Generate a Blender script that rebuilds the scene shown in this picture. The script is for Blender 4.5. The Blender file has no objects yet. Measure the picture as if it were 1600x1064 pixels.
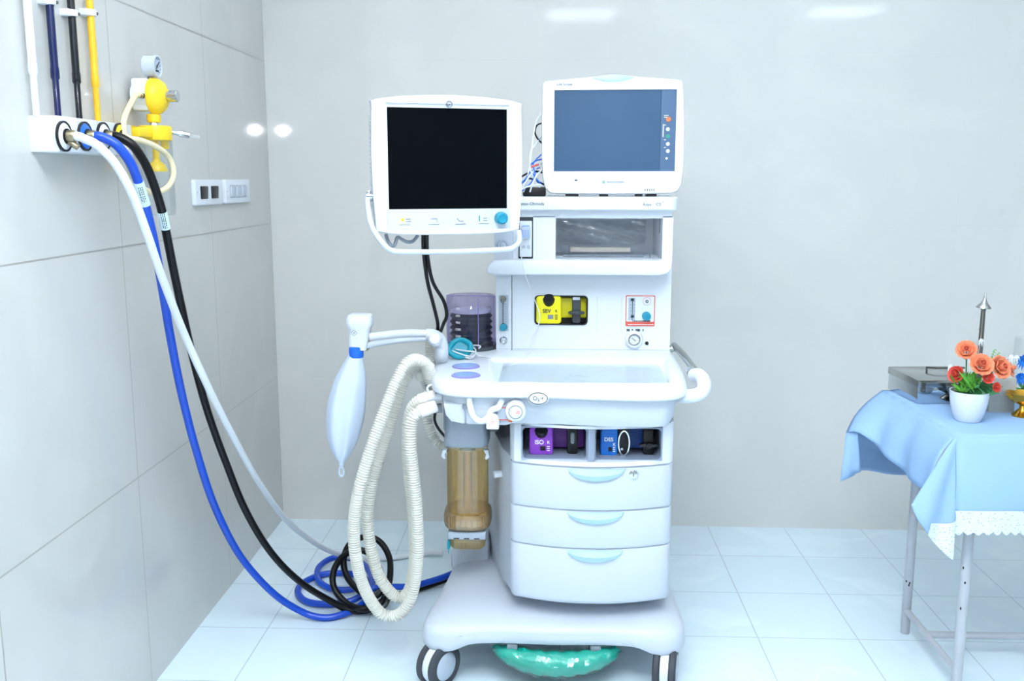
import bpy, bmesh, math, random
from mathutils import Matrix, Vector
random.seed(7)
V = Vector
C = bpy.context.scene.collection
SC = bpy.context.scene
PI = math.pi

# ------------------------------------------------------------------ camera geometry (room: x right, y away, z up)
FPX = 1480.0
TH = math.atan(252/FPX)
YA = math.atan(62/math.hypot(FPX, 252))
CH = 1.40
def _ray(x, y):
    a = (x-800)/FPX; b = -(y-532)/FPX
    c, s = math.cos(TH), math.sin(TH); cy, sy = math.cos(YA), math.sin(YA)
    F = (-sy*c, cy*c, -s); R = (cy, sy, 0); U = (-sy*s, cy*s, c)
    return [F[i]+a*R[i]+b*U[i] for i in range(3)]
def PY(x, y, Y):
    d = _ray(x, y); t = Y/d[1]; return V((d[0]*t, Y, CH+d[2]*t))
def PX(x, y, X):
    d = _ray(x, y); t = X/d[0]; return V((X, d[1]*t, CH+d[2]*t))
def PZ(x, y, Z):
    d = _ray(x, y); t = (Z-CH)/d[2]; return V((d[0]*t, d[1]*t, Z))
WX = -1.112      # left wall plane
WY = 3.742       # back wall plane

# ------------------------------------------------------------------ materials
def lin(c):
    c = c/255.0
    return c/12.92 if c <= .04045 else ((c+.055)/1.055)**2.4
def rgb(*c): return (lin(c[0]), lin(c[1]), lin(c[2]), 1)
def nd(nt, t, **k):
    n = nt.nodes.new(t)
    for a, b in k.items(): setattr(n, a, b)
    return n
def mat(name, col, rough=.4, metal=0, spec=.5, var=.03, vscale=12, bump=0, bscale=60, coat=0, trans=0, ior=1.45, emit=None, estr=0, sss=0):
    m = bpy.data.materials.new(name); m.use_nodes = True
    nt = m.node_tree; p = nt.nodes['Principled BSDF']
    tc = nd(nt, 'ShaderNodeTexCoord')
    nz = nd(nt, 'ShaderNodeTexNoise'); nz.inputs['Scale'].default_value = vscale; nz.inputs['Detail'].default_value = 3
    nt.links.new(tc.outputs['Object'], nz.inputs['Vector'])
    mx = nd(nt, 'ShaderNodeMix', data_type='RGBA', blend_type='MIX')
    c = rgb(*col)
    mx.inputs[6].default_value = tuple(min(1, v*(1+var)) for v in c[:3])+(1,)
    mx.inputs[7].default_value = tuple(v*(1-var) for v in c[:3])+(1,)
    nt.links.new(nz.outputs['Fac'], mx.inputs[0]); nt.links.new(mx.outputs[2], p.inputs['Base Color'])
    p.inputs['Roughness'].default_value = rough; p.inputs['Metallic'].default_value = metal
    p.inputs['Specular IOR Level'].default_value = spec; p.inputs['IOR'].default_value = ior
    p.inputs['Coat Weight'].default_value = coat; p.inputs['Transmission Weight'].default_value = trans
    if sss:
        p.inputs['Subsurface Weight'].default_value = sss; p.inputs['Subsurface Radius'].default_value = (.01, .01, .01)
    if bump:
        n2 = nd(nt, 'ShaderNodeTexNoise'); n2.inputs['Scale'].default_value = bscale; n2.inputs['Detail'].default_value = 4
        nt.links.new(tc.outputs['Object'], n2.inputs['Vector'])
        b = nd(nt, 'ShaderNodeBump'); b.inputs['Strength'].default_value = bump; b.inputs['Distance'].default_value = .01
        nt.links.new(n2.outputs['Fac'], b.inputs['Height']); nt.links.new(b.outputs['Normal'], p.inputs['Normal'])
    if emit:
        p.inputs['Emission Color'].default_value = rgb(*emit); p.inputs['Emission Strength'].default_value = estr
    return m
def film(name, tint, gloss=.12, rough=.05, body=0.0, bodycol=(255, 255, 255), bump=0, bscale=40):
    """thin clear plastic wall: tinted transparency, a glossy coat and a little milky body"""
    m = bpy.data.materials.new(name); m.use_nodes = True; nt = m.node_tree; nt.nodes.clear()
    out = nd(nt, 'ShaderNodeOutputMaterial'); tr = nd(nt, 'ShaderNodeBsdfTransparent'); gl = nd(nt, 'ShaderNodeBsdfGlossy')
    df = nd(nt, 'ShaderNodeBsdfDiffuse'); m1 = nd(nt, 'ShaderNodeMixShader'); m2 = nd(nt, 'ShaderNodeMixShader')
    lw = nd(nt, 'ShaderNodeLayerWeight'); lw.inputs['Blend'].default_value = .35
    mr = nd(nt, 'ShaderNodeMapRange'); mr.inputs[3].default_value = gloss*.5; mr.inputs[4].default_value = min(1, gloss*4)
    tr.inputs['Color'].default_value = rgb(*tint); gl.inputs['Roughness'].default_value = rough
    df.inputs['Color'].default_value = rgb(*bodycol); m1.inputs[0].default_value = body
    tc = nd(nt, 'ShaderNodeTexCoord'); nz = nd(nt, 'ShaderNodeTexNoise'); nz.inputs['Scale'].default_value = bscale
    b = nd(nt, 'ShaderNodeBump'); b.inputs['Strength'].default_value = bump; b.inputs['Distance'].default_value = .01
    L = nt.links.new
    L(tc.outputs['Object'], nz.inputs['Vector']); L(nz.outputs['Fac'], b.inputs['Height']); L(b.outputs['Normal'], gl.inputs['Normal'])
    L(tr.outputs[0], m1.inputs[1]); L(df.outputs[0], m1.inputs[2])
    L(lw.outputs['Fresnel'], mr.inputs[0]); L(mr.outputs[0], m2.inputs[0]); L(m1.outputs[0], m2.inputs[1]); L(gl.outputs[0], m2.inputs[2])
    L(m2.outputs[0], out.inputs['Surface'])
    return m

M = {}
M['white'] = mat('white_plastic', (222, 228, 236), .34, var=.01)
M['white2'] = mat('soft_white_plastic', (198, 206, 218), .42, var=.01)
M['ltgrey'] = mat('light_grey_plastic', (176, 188, 202), .42)
M['baygrey'] = mat('lilac_grey_plastic', (138, 150, 170), .5)
M['grey'] = mat('grey_plastic', (128, 138, 148), .45)
M['dgrey'] = mat('dark_grey_rubber', (62, 67, 74), .6)
M['black'] = mat('black_plastic', (16, 18, 22), .35)
M['blackrub'] = mat('black_rubber', (8, 9, 12), .3, spec=.35)
M['seam'] = mat('seam_rubber', (34, 42, 54), .8)
M['cyan'] = mat('pale_cyan_plastic', (180, 214, 222), .35, var=.01)
M['teal'] = mat('turquoise_knob', (30, 140, 168), .35)
M['tealdark'] = mat('teal_silicone', (0, 150, 172), .3)
M['screenblack'] = mat('off_screen_black', (5, 8, 12), .3, spec=.05, var=.0)
M['screenblue'] = mat('off_screen_blue_grey', (54, 86, 118), .36, spec=.35, var=.1, vscale=5)
M['screenside'] = mat('touch_strip_blue', (82, 108, 140), .2, spec=.4)
M['chrome'] = mat('chrome', (205, 208, 212), .12, metal=1)
M['steel'] = mat('brushed_steel', (176, 178, 176), .2, metal=1, bump=.03, bscale=200)
M['mirrorsteel'] = mat('polished_steel', (196, 202, 208), .05, metal=1)
M['dsteel'] = mat('dull_dark_steel', (120, 118, 112), .3, metal=1)
M['brass'] = mat('brass', (212, 160, 62), .2, metal=1)
M['brassfit'] = mat('dull_brass_fitting', (160, 148, 122), .3, metal=1)
M['yellow'] = mat('yellow_plastic', (250, 212, 44), .35)
M['yelpipe'] = mat('yellow_paint', (238, 186, 40), .35)
M['lemon'] = mat('lemon_yellow_plastic', (238, 228, 24), .35)
M['lemond'] = mat('lemon_yellow_recess', (222, 214, 20), .4)
M['navy'] = mat('navy_paint', (14, 26, 78), .22, coat=.4)
M['blackpaint'] = mat('black_paint', (18, 20, 28), .2, coat=.4)
M['blue'] = mat('blue_rubber', (14, 74, 196), .32, coat=.2)
M['bluering'] = mat('blue_plastic', (30, 108, 222), .35)
M['purple'] = mat('purple_plastic', (142, 66, 196), .32)
M['purpled'] = mat('deep_purple_plastic', (88, 34, 122), .4)
M['desblue'] = mat('bright_blue_plastic', (26, 112, 206), .32)
M['desblued'] = mat('deep_blue_plastic', (14, 60, 130), .4)
M['hosewhite'] = mat('white_hose', (222, 228, 234), .35)
M['cream'] = mat('cream_corrugated_plastic', (226, 225, 217), .42, var=.02)
M['shelfgrey'] = mat('pale_shelf_grey', (228, 234, 243), .5)
M['beige'] = mat('beige_plate', (214, 208, 200), .5)
M['creamtube'] = mat('cream_latex_tube', (226, 214, 178), .4)
M['pinkwhite'] = mat('warm_white_connector', (236, 228, 224), .4)
M['orange'] = mat('orange_print', (236, 120, 70), .5)
M['red'] = mat('red_print', (226, 96, 84), .5)
M['ink'] = mat('dark_print', (40, 48, 58), .6)
M['inkgrey'] = mat('grey_print', (84, 96, 108), .6)
M['inkteal'] = mat('teal_print', (38, 150, 130), .5)
M['paper'] = mat('pale_cyan_paper_label', (206, 228, 232), .6)
M['white_print'] = mat('white_print', (240, 242, 244), .5)
M['tablepaint'] = mat('grey_white_enamel', (186, 190, 198), .3, var=.05, vscale=30)
M['green'] = mat('leaf_green', (70, 138, 88), .45, var=.35, vscale=25)
M['greenl'] = mat('fresh_green', (96, 168, 60), .45, var=.3, vscale=25)
M['petal'] = mat('orange_petal', (236, 138, 100), .55, var=.22, vscale=45)
M['petal2'] = mat('deep_coral_petal', (216, 74, 60), .55, var=.14, vscale=30)
M['petalb'] = mat('blue_petal', (38, 128, 226), .5, var=.2, vscale=40)
M['pot'] = mat('white_glazed_pot', (222, 228, 234), .2)
M['soil'] = mat('dark_moss', (40, 52, 36), .9, bump=.4)
M['card'] = mat('matt_grey_carton', (176, 180, 178), .6)
M['tealwrap'] = mat('teal_brake_bar', (16, 176, 158), .25, bump=.3, bscale=30)
M['bag'] = mat('milky_silicone', (206, 219, 238), .35, sss=.15, var=.02)
M['discblue'] = mat('blue_lilac_lens', (150, 176, 226), .15)
M['discrim'] = mat('violet_rim', (136, 128, 196), .3)
M['film'] = film('clear_plastic', (246, 249, 250), .10, .05, .03)
M['amber'] = film('amber_plastic', (250, 232, 186), .16, .06, .12, (232, 188, 108))
M['amberd'] = film('amber_plastic_thick', (246, 222, 168), .3, .08, .28, (222, 176, 96))
M['violetglass'] = film('violet_tinted_plastic', (230, 225, 243), .09, .04, .02, (150, 140, 190))
M['wrap'] = film('crinkled_clear_wrap', (249, 251, 252), .12, .15, .06, (226, 234, 240), bump=.5, bscale=16)
M['shinywrap'] = film('shiny_crinkled_wrap', (244, 254, 252), .14, .10, .0, bump=.3, bscale=60)
M['bluedark'] = mat('blue_black_rubber', (44, 52, 70), .45)
M['glass'] = film('clear_glass', (250, 252, 252), .05, .02, .0)
M['cloth'] = mat('pale_blue_cotton', (153, 187, 227), .8, spec=.2, var=.02, bump=.04, bscale=300)

def lace_mat():
    m = mat('white_blue_eyelet_lace', (214, 226, 246), .8, spec=.2, var=.01)
    nt = m.node_tree; p = nt.nodes['Principled BSDF']; L = nt.links.new
    tc = nd(nt, 'ShaderNodeTexCoord'); vo = nd(nt, 'ShaderNodeTexVoronoi'); vo.inputs['Scale'].default_value = 130
    L(tc.outputs['Object'], vo.inputs['Vector'])
    ra = nd(nt, 'ShaderNodeValToRGB'); ra.color_ramp.elements[0].position = .16; ra.color_ramp.elements[0].color = rgb(150, 168, 196)
    ra.color_ramp.elements[1].position = .26; ra.color_ramp.elements[1].color = rgb(218, 229, 247)
    L(vo.outputs['Distance'], ra.inputs[0]); L(ra.outputs[0], p.inputs['Base Color'])
    return m
M['lace'] = lace_mat()

def math_n(nt, op, a, b=None):
    n = nd(nt, 'ShaderNodeMath', operation=op)
    for i, v in enumerate((a, b)):
        if v is None: continue
        if isinstance(v, (int, float)): n.inputs[i].default_value = v
        else: nt.links.new(v, n.inputs[i])
    return n.outputs[0]
def tile_mat(name, base, vein, joint, axes, rough, jstrength, spots=0, bumpy=.004, stain=None, spec=.5, vein_scale=2.2, vein_amt=.5):
    """glazed tiles; axes = ((component, origin, spacing, joint half width), ...)"""
    m = bpy.data.materials.new(name); m.use_nodes = True; nt = m.node_tree; p = nt.nodes['Principled BSDF']; L = nt.links.new
    g = nd(nt, 'ShaderNodeNewGeometry'); sp = nd(nt, 'ShaderNodeSeparateXYZ'); L(g.outputs['Position'], sp.inputs[0])
    masks = []; cells = []
    for comp, o, s, w in axes:
        t = math_n(nt, 'DIVIDE', math_n(nt, 'SUBTRACT', sp.outputs[comp], o), s)
        fr = math_n(nt, 'FRACT', t); d = math_n(nt, 'ABSOLUTE', math_n(nt, 'SUBTRACT', fr, .5))
        masks.append(math_n(nt, 'GREATER_THAN', d, .5-w/s))
        cells.append(math_n(nt, 'FLOOR', t))
    jm = masks[0]
    for k in masks[1:]: jm = math_n(nt, 'MAXIMUM', jm, k)
    nz = nd(nt, 'ShaderNodeTexNoise'); nz.inputs['Scale'].default_value = vein_scale; nz.inputs['Detail'].default_value = 6; nz.inputs['Distortion'].default_value = 1.2
    L(g.outputs['Position'], nz.inputs['Vector'])
    ra = nd(nt, 'ShaderNodeValToRGB'); ra.color_ramp.elements[0].position = .35; ra.color_ramp.elements[1].position = .62
    L(nz.outputs['Fac'], ra.inputs[0])
    mx = nd(nt, 'ShaderNodeMix', data_type='RGBA'); mx.inputs[6].default_value = rgb(*vein); mx.inputs[7].default_value = rgb(*base)
    L(math_n(nt, 'MAXIMUM', ra.outputs[0], 1-vein_amt), mx.inputs[0])
    col = mx.outputs[2]
    if spots:   # pale flecks in the glaze
        vo = nd(nt, 'ShaderNodeTexVoronoi'); vo.inputs['Scale'].default_value = 14; L(g.outputs['Position'], vo.inputs['Vector'])
        n2 = nd(nt, 'ShaderNodeTexNoise'); n2.inputs['Scale'].default_value = 60; L(g.outputs['Position'], n2.inputs['Vector'])
        s = math_n(nt, 'MULTIPLY', math_n(nt, 'LESS_THAN', vo.outputs['Distance'], .07), math_n(nt, 'GREATER_THAN', n2.outputs['Fac'], .5))
        mq = nd(nt, 'ShaderNodeMix', data_type='RGBA'); L(math_n(nt, 'MULTIPLY', s, spots), mq.inputs[0]); L(col, mq.inputs[6]); mq.inputs[7].default_value = rgb(232, 236, 238)
        col = mq.outputs[2]
    if stain:   # worn marks with a shape of their own
        for (pt, r, amt) in stain:
            vd = nd(nt, 'ShaderNodeVectorMath', operation='DISTANCE'); L(g.outputs['Position'], vd.inputs[0]); vd.inputs[1].default_value = pt
            mr = nd(nt, 'ShaderNodeMapRange'); L(vd.outputs['Value'], mr.inputs[0]); mr.inputs[1].default_value = r*.3; mr.inputs[2].default_value = r; mr.inputs[3].default_value = amt; mr.inputs[4].default_value = 0
            ms = nd(nt, 'ShaderNodeMix', data_type='RGBA'); L(mr.outputs[0], ms.inputs[0]); L(col, ms.inputs[6]); ms.inputs[7].default_value = rgb(120, 138, 150)
            col = ms.outputs[2]
    mj = nd(nt, 'ShaderNodeMix', data_type='RGBA'); L(math_n(nt, 'MULTIPLY', jm, jstrength), mj.inputs[0]); L(col, mj.inputs[6]); mj.inputs[7].default_value = rgb(*joint)
    L(mj.outputs[2], p.inputs['Base Color'])
    p.inputs['Specular IOR Level'].default_value = spec
    L(math_n(nt, 'ADD', math_n(nt, 'MULTIPLY', jm, .5), rough), p.inputs['Roughness'])
    n3 = nd(nt, 'ShaderNodeTexNoise'); n3.inputs['Scale'].default_value = 5; L(g.outputs['Position'], n3.inputs['Vector'])
    b = nd(nt, 'ShaderNodeBump'); b.inputs['Strength'].default_value = bumpy; b.inputs['Distance'].default_value = .02
    L(n3.outputs['Fac'], b.inputs['Height']); L(b.outputs['Normal'], p.inputs['Normal'])
    return m

# ------------------------------------------------------------------ mesh builder
FR = [Matrix.Identity(4)]
def rrect(cx, cy, w, h, r, n=6):
    r = min(r, w/2-1e-5, h/2-1e-5); out = []
    for (sx, sy, a0) in ((1, 1, 0), (-1, 1, 90), (-1, -1, 180), (1, -1, 270)):
        for k in range(n+1):
            a = math.radians(a0+90*k/n); out.append((cx+sx*(w/2-r)+r*math.cos(a), cy+sy*(h/2-r)+r*math.sin(a)))
    return out
def ell(cx, cy, rx, ry, n=40): return [(cx+rx*math.cos(2*PI*k/n), cy+ry*math.sin(2*PI*k/n)) for k in range(n)]
def spline(pts, per=8, closed=False):
    P = [V(p) for p in pts]; n = len(P); out = []
    if n < 3: return P
    for i in range(n if closed else n-1):
        if closed: a, b, c, d = P[(i-1) % n], P[i], P[(i+1) % n], P[(i+2) % n]
        else: a, b, c, d = P[max(i-1, 0)], P[i], P[i+1], P[min(i+2, n-1)]
        for k in range(per):
            t = k/per
            out.append(.5*((2*b)+(c-a)*t+(2*a-5*b+4*c-d)*t*t+(3*b-a-3*c+d)*t**3))
    if not closed: out.append(P[-1])
    return out
def even(pts, step):
    L = [0]
    for a, b in zip(pts, pts[1:]): L.append(L[-1]+(b-a).length)
    n = max(2, int(L[-1]/step)); out = []; j = 0
    for k in range(n+1):
        s = L[-1]*k/n
        while j < len(L)-2 and L[j+1] < s: j += 1
        d = L[j+1]-L[j]; out.append(pts[j].lerp(pts[j+1], 0 if d < 1e-9 else (s-L[j])/d))
    return out
def area2(poly): return sum(a[0]*b[1]-b[0]*a[1] for a, b in zip(poly, poly[1:]+poly[:1]))/2
class B:
    def __init__(s): s.bm = bmesh.new()
    def _in(s, t):
        bmesh.ops.recalc_face_normals(t, faces=t.faces[:])
        me = bpy.data.meshes.new('t'); t.to_mesh(me); t.free(); s.bm.from_mesh(me); bpy.data.meshes.remove(me); return s
    def _bev(s, t, r, seg=2, ang=30):
        if r <= 0: return
        es = [e for e in t.edges if len(e.link_faces) == 2 and e.calc_face_angle(0) > math.radians(ang)]
        bmesh.ops.bevel(t, geom=es, offset=r, segments=seg, profile=.5, affect='EDGES', clamp_overlap=True)
    def box(s, c, d, bev=0, rot=None, seg=2):
        t = bmesh.new(); bmesh.ops.create_cube(t, size=1)
        bmesh.ops.scale(t, vec=d, verts=t.verts); s._bev(t, bev, seg)
        if rot: t.transform(rot.to_4x4())
        bmesh.ops.translate(t, vec=V(c), verts=t.verts); return s._in(t)
    def bx(s, x0, x1, y0, y1, z0, z1, bev=0): return s.box(((x0+x1)/2, (y0+y1)/2, (z0+z1)/2), (abs(x1-x0), abs(y1-y0), abs(z1-z0)), bev)
    def cyl(s, p0, p1, r0, r1=None, n=28, bev=0):
        p0, p1 = V(p0), V(p1); r1 = r0 if r1 is None else r1; d = p1-p0
        t = bmesh.new(); bmesh.ops.create_cone(t, cap_ends=True, segments=n, radius1=r0, radius2=r1, depth=d.length)
        s._bev(t, bev, 2, 50)
        t.transform(Matrix.Translation((p0+p1)/2) @ d.to_track_quat('Z', 'Y').to_matrix().to_4x4()); return s._in(t)
    def lathe(s, o, prof, ax=(0, 0, 1), n=36, sq=(1, 1)):
        t = bmesh.new(); R = []
        for r, z in prof:
            if r < 1e-6: R.append([t.verts.new((0, 0, z))])
            else: R.append([t.verts.new((r*sq[0]*math.cos(2*PI*k/n), r*sq[1]*math.sin(2*PI*k/n), z)) for k in range(n)])
        for a, b in zip(R, R[1:]):
            for k in range(n):
                q = (k+1) % n
                if len(a) == 1 and len(b) > 1: t.faces.new((a[0], b[k], b[q]))
                elif len(b) == 1 and len(a) > 1: t.faces.new((a[k], a[q], b[0]))
                elif len(a) > 1: t.faces.new((a[k], a[q], b[q], b[k]))
        t.transform(Matrix.Translation(V(o)) @ V(ax).to_track_quat('Z', 'Y').to_matrix().to_4x4()); return s._in(t)
    def tube(s, pts, r, n=12, closed=False, per=8, smooth=True, rf=None, step=None, cap=True):
        P = spline(pts, per, closed) if smooth else [V(p) for p in pts]
        if step: P = even(P, step)
        t = bmesh.new(); R = []; N = len(P); up = None; Ltot = 0
        for i in range(N):
            if closed: d = P[(i+1) % N]-P[i-1]
            else: d = P[min(i+1, N-1)]-P[max(i-1, 0)]
            if d.length < 1e-9: d = V((0, 0, 1))
            d.normalize()
            if up is None: up = d.orthogonal().normalized()
            up = up-d*up.dot(d)
            up = up.normalized() if up.length > 1e-6 else d.orthogonal().normalized()
            v = d.cross(up); rr = rf(i/(N-1), i) if rf else r
            R.append([t.verts.new(P[i]+rr*(math.cos(2*PI*k/n)*up+math.sin(2*PI*k/n)*v)) for k in range(n)])
        for i in range(N if closed else N-1):
            a, b = R[i], R[(i+1) % N]
            for k in range(n): t.faces.new((a[k], a[(k+1) % n], b[(k+1) % n], b[k]))
        if not closed and cap: t.faces.new(R[0][::-1]); t.faces.new(R[-1])
        return s._in(t)
    def prism(s, poly, a, b, axis='Z', bev=0, seg=2, ang=40):
        f = {'Z': lambda p, h: (p[0], p[1], h), 'Y': lambda p, h: (p[0], h, p[1]), 'X': lambda p, h: (h, p[0], p[1])}[axis]
        t = bmesh.new(); A = [t.verts.new(f(p, a)) for p in poly]; Bv = [t.verts.new(f(p, b)) for p in poly]; n = len(poly)
        t.faces.new(A); t.faces.new(Bv[::-1])
        for k in range(n): t.faces.new((A[k], Bv[k], Bv[(k+1) % n], A[(k+1) % n]))
        bmesh.ops.recalc_face_normals(t, faces=t.faces[:]); s._bev(t, bev, seg, ang); return s._in(t)
    def ring(s, outer, inner, a, b, axis='Y', n=96, bev=0):
        """plate with a hole: both outlines sampled by angle about the hole centre"""
        cx = sum(p[0] for p in inner)/len(inner); cy = sum(p[1] for p in inner)/len(inner)
        f = {'Z': lambda p, h: (p[0], p[1], h), 'Y': lambda p, h: (p[0], h, p[1]), 'X': lambda p, h: (h, p[0], p[1])}[axis]
        angs = sorted({round(2*PI*k/n, 5) for k in range(n)} | {round(math.atan2(p[1]-cy, p[0]-cx) % (2*PI), 5) for p in outer+inner})
        o = [hit(outer, cx, cy, t) for t in angs]; i = [hit(inner, cx, cy, t) for t in angs]; N = len(angs)
        t = bmesh.new(); L = [[t.verts.new(f(p, h)) for p in q] for q, h in ((o, a), (i, a), (i, b), (o, b))]
        for k in range(N):
            q = (k+1) % N
            for u in range(4): t.faces.new((L[u][k], L[u][q], L[(u+1) % 4][q], L[(u+1) % 4][k]))
        bmesh.ops.remove_doubles(t, verts=t.verts[:], dist=1e-6)
        return s._in(t)
    def loft(s, rings, cap0=True, cap1=True):
        t = bmesh.new(); R = [[t.verts.new(V(p)) for p in r] for r in rings]; n = len(R[0])
        for a, b in zip(R, R[1:]):
            for k in range(n): t.faces.new((a[k], a[(k+1) % n], b[(k+1) % n], b[k]))
        if cap0: t.faces.new(R[0][::-1])
        if cap1: t.faces.new(R[-1])
        return s._in(t)
    def grid(s, rows, thick=0):
        t = bmesh.new(); R = [[t.verts.new(V(p)) for p in r] for r in rows]
        for a, b in zip(R, R[1:]):
            for k in range(len(a)-1): t.faces.new((a[k], a[k+1], b[k+1], b[k]))
        if thick:
            bmesh.ops.recalc_face_normals(t, faces=t.faces[:])
            bmesh.ops.solidify(t, geom=t.faces[:], thickness=thick)
        return s._in(t)
    def ball(s, c, r, u=24, v=14, half=None):
        t = bmesh.new(); bmesh.ops.create_uvsphere(t, u_segments=u, v_segments=v, radius=1)
        bmesh.ops.scale(t, vec=r if isinstance(r, (tuple, list)) else (r, r, r), verts=t.verts)
        if half: bmesh.ops.bisect_plane(t, geom=t.verts[:]+t.edges[:]+t.faces[:], plane_co=(0, 0, 0), plane_no=half, clear_outer=True); bmesh.ops.holes_fill(t, edges=[e for e in t.edges if e.is_boundary])
        bmesh.ops.translate(t, vec=V(c), verts=t.verts); return s._in(t)
    def text(s, body, size, pos, rot=None, depth=.0006, align='CENTER', sx=1, bold=0):
        cu = bpy.data.curves.new('t', 'FONT'); cu.body = body; cu.size = size; cu.align_x = align; cu.align_y = 'CENTER'; cu.extrude = depth; cu.offset = bold
        ob = bpy.data.objects.new('t', cu); C.objects.link(ob); bpy.context.view_layer.update()
        me = bpy.data.meshes.new_from_object(ob.evaluated_get(bpy.context.evaluated_depsgraph_get()))
        bpy.data.objects.remove(ob); bpy.data.curves.remove(cu)
        R = rot if rot is not None else Matrix.Rotation(PI/2, 3, 'X')
        me.transform(Matrix.Translation(V(pos)) @ R.to_4x4() @ Matrix.Diagonal((sx, 1, 1, 1)))
        s.bm.from_mesh(me); bpy.data.meshes.remove(me); return s
def hit(poly, cx, cy, a):
    dx, dy = math.cos(a), math.sin(a); best = None
    for p, q in zip(poly, poly[1:]+poly[:1]):
        ex, ey = q[0]-p[0], q[1]-p[1]; den = dx*ey-dy*ex
        if abs(den) < 1e-12: continue
        t = ((p[0]-cx)*ey-(p[1]-cy)*ex)/den; u = ((p[0]-cx)*dy-(p[1]-cy)*dx)/den
        if t > 0 and -1e-6 <= u <= 1+1e-6 and (best is None or t > best): best = t
    return (cx+dx*best, cy+dy*best)

ROOT = {}
def rootm(o):
    while o.parent: o = o.parent
    return ROOT.get(o.name, Matrix.Identity(4))
def mesh_of(name, b, m, smooth=38):
    bm = b.bm
    bmesh.ops.remove_doubles(bm, verts=bm.verts[:], dist=1e-7)
    for f in bm.faces: f.smooth = True
    for e in bm.edges: e.smooth = not (len(e.link_faces) == 2 and e.calc_face_angle(0) > math.radians(smooth))
    me = bpy.data.meshes.new(name); bm.to_mesh(me); bm.free(); me.materials.append(m if not isinstance(m, str) else M[m]); return me
def tagit(o, label, cat, group=None, kind=None):
    o['label'] = label; o['category'] = cat
    if group: o['group'] = group
    if kind: o['kind'] = kind
    return o
def thing(name, label, cat, loc, rotz=0, group=None):
    o = bpy.data.objects.new(name, None); C.objects.link(o); o.empty_display_size = .05
    m = Matrix.Translation(V(loc)) @ Matrix.Rotation(rotz, 4, 'Z'); o.matrix_world = m; o.location = V(loc); o.rotation_euler = (0, 0, rotz); ROOT[o.name] = m
    return tagit(o, label, cat, group)
def part(name, b, m, parent, label=None, smooth=38):
    b.bm.transform(rootm(parent).inverted() @ FR[0])
    o = bpy.data.objects.new(name, mesh_of(name, b, m, smooth)); C.objects.link(o); o.parent = parent
    if label: o['label'] = label
    return o
def solo(name, b, m, label, cat, group=None, kind=None, smooth=38):
    b.bm.transform(FR[0])
    zs = [v.co for v in b.bm.verts]; c = sum(zs, V((0, 0, 0)))/len(zs); c.z = min(v.z for v in zs)
    bmesh.ops.translate(b.bm, vec=-c, verts=b.bm.verts)
    o = bpy.data.objects.new(name, mesh_of(name, b, m, smooth)); C.objects.link(o); o.location = c
    ROOT[o.name] = Matrix.Translation(c)
    return tagit(o, label, cat, group, kind)
def struct(name, b, m, label, cat):
    o = bpy.data.objects.new(name, mesh_of(name, b, m)); C.objects.link(o); o['kind'] = 'structure'; o['label'] = label; o['category'] = cat; return o
def dup(o, loc=None, rotz=None, label=None):
    def cp(x, par):
        c = x.copy(); C.objects.link(c)
        if par: c.parent = par
        for ch in [q for q in bpy.data.objects if q.parent == x and q != c]: cp(ch, c)
        return c
    c = cp(o, None)
    if loc is not None: c.location = loc
    if rotz is not None: c.rotation_euler = (0, 0, rotz)
    if label: c['label'] = label
    return c

# ------------------------------------------------------------------ the room
RX, RY, RZ = 3.7, -3.0, 2.9
stains = [(tuple(PY(1570, 32, WY)), .03, .55), (tuple(PY(1560, 330, WY)), .035, .25), (tuple(PY(1358, 362, WY)), .025, .2)]
M['wall_b'] = tile_mat('grey_glazed_wall_tile', (221, 220, 216), (213, 213, 210), (192, 193, 190), ((0, -1.112, .665*2, .0011), (2, .607, .6205, .0011)), .042, .35, spots=.12, stain=stains)
M['wall_l'] = tile_mat('grey_glazed_wall_tile_left', (208, 207, 203), (200, 200, 197), (146, 142, 134), ((1, 2.411, .665, .0022), (2, .607, .6205, .0022)), .05, .75, spots=.08)
M['floor'] = tile_mat('white_blue_marble_floor_tile', (230, 247, 255), (212, 232, 246), (140, 152, 164), ((0, .955, .307, .0019), (1, 3.742, .3245, .0019)), .17, .6, vein_scale=3.5, vein_amt=.35, bumpy=.03)
M['ceiling'] = mat('white_ceiling_paint', (236, 240, 242), .9, spec=.1)
M['farwall'] = mat('pale_paint', (212, 216, 216), .6)
struct('floor', B().bx(WX-.1, RX+.1, RY-.1, WY+.1, -.1, 0), 'floor', 'white and pale blue marbled floor tiles with thin grey joints', 'floor')
wbk = B().bx(WX-.1, RX+.1, WY, WY+.1, 0, RZ); wbk.bm.transform(Matrix.Translation((WX, WY, 0)) @ Matrix.Rotation(-.0105, 4, 'Z') @ Matrix.Translation((-WX, -WY, 0)))
struct('wall_back', wbk, 'wall_b', 'glossy pale grey tiled back wall behind the machine', 'wall')
wlf = B().bx(WX-.1, WX, RY, WY, 0, RZ); wlf.bm.transform(Matrix.Translation((WX, WY, 0)) @ Matrix.Rotation(.003, 4, 'Z') @ Matrix.Translation((-WX, -WY, 0)))
struct('wall_left', wlf, 'wall_l', 'glossy pale grey large tiled left wall carrying the gas outlets', 'wall')
struct('wall_right', B().bx(RX, RX+.1, RY, WY, 0, RZ), 'farwall', 'pale right wall outside the picture', 'wall')
struct('wall_front', B().bx(WX-.1, RX+.1, RY-.1, RY, 0, RZ), 'farwall', 'pale wall behind the photographer', 'wall')
struct('ceiling', B().bx(WX-.1, RX+.1, RY-.1, WY+.1, RZ, RZ+.1), 'ceiling', 'white ceiling with square light panels', 'ceiling')
M['panel'] = mat('lit_diffuser', (240, 246, 250), .6, emit=(230, 243, 255), estr=3)
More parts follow.
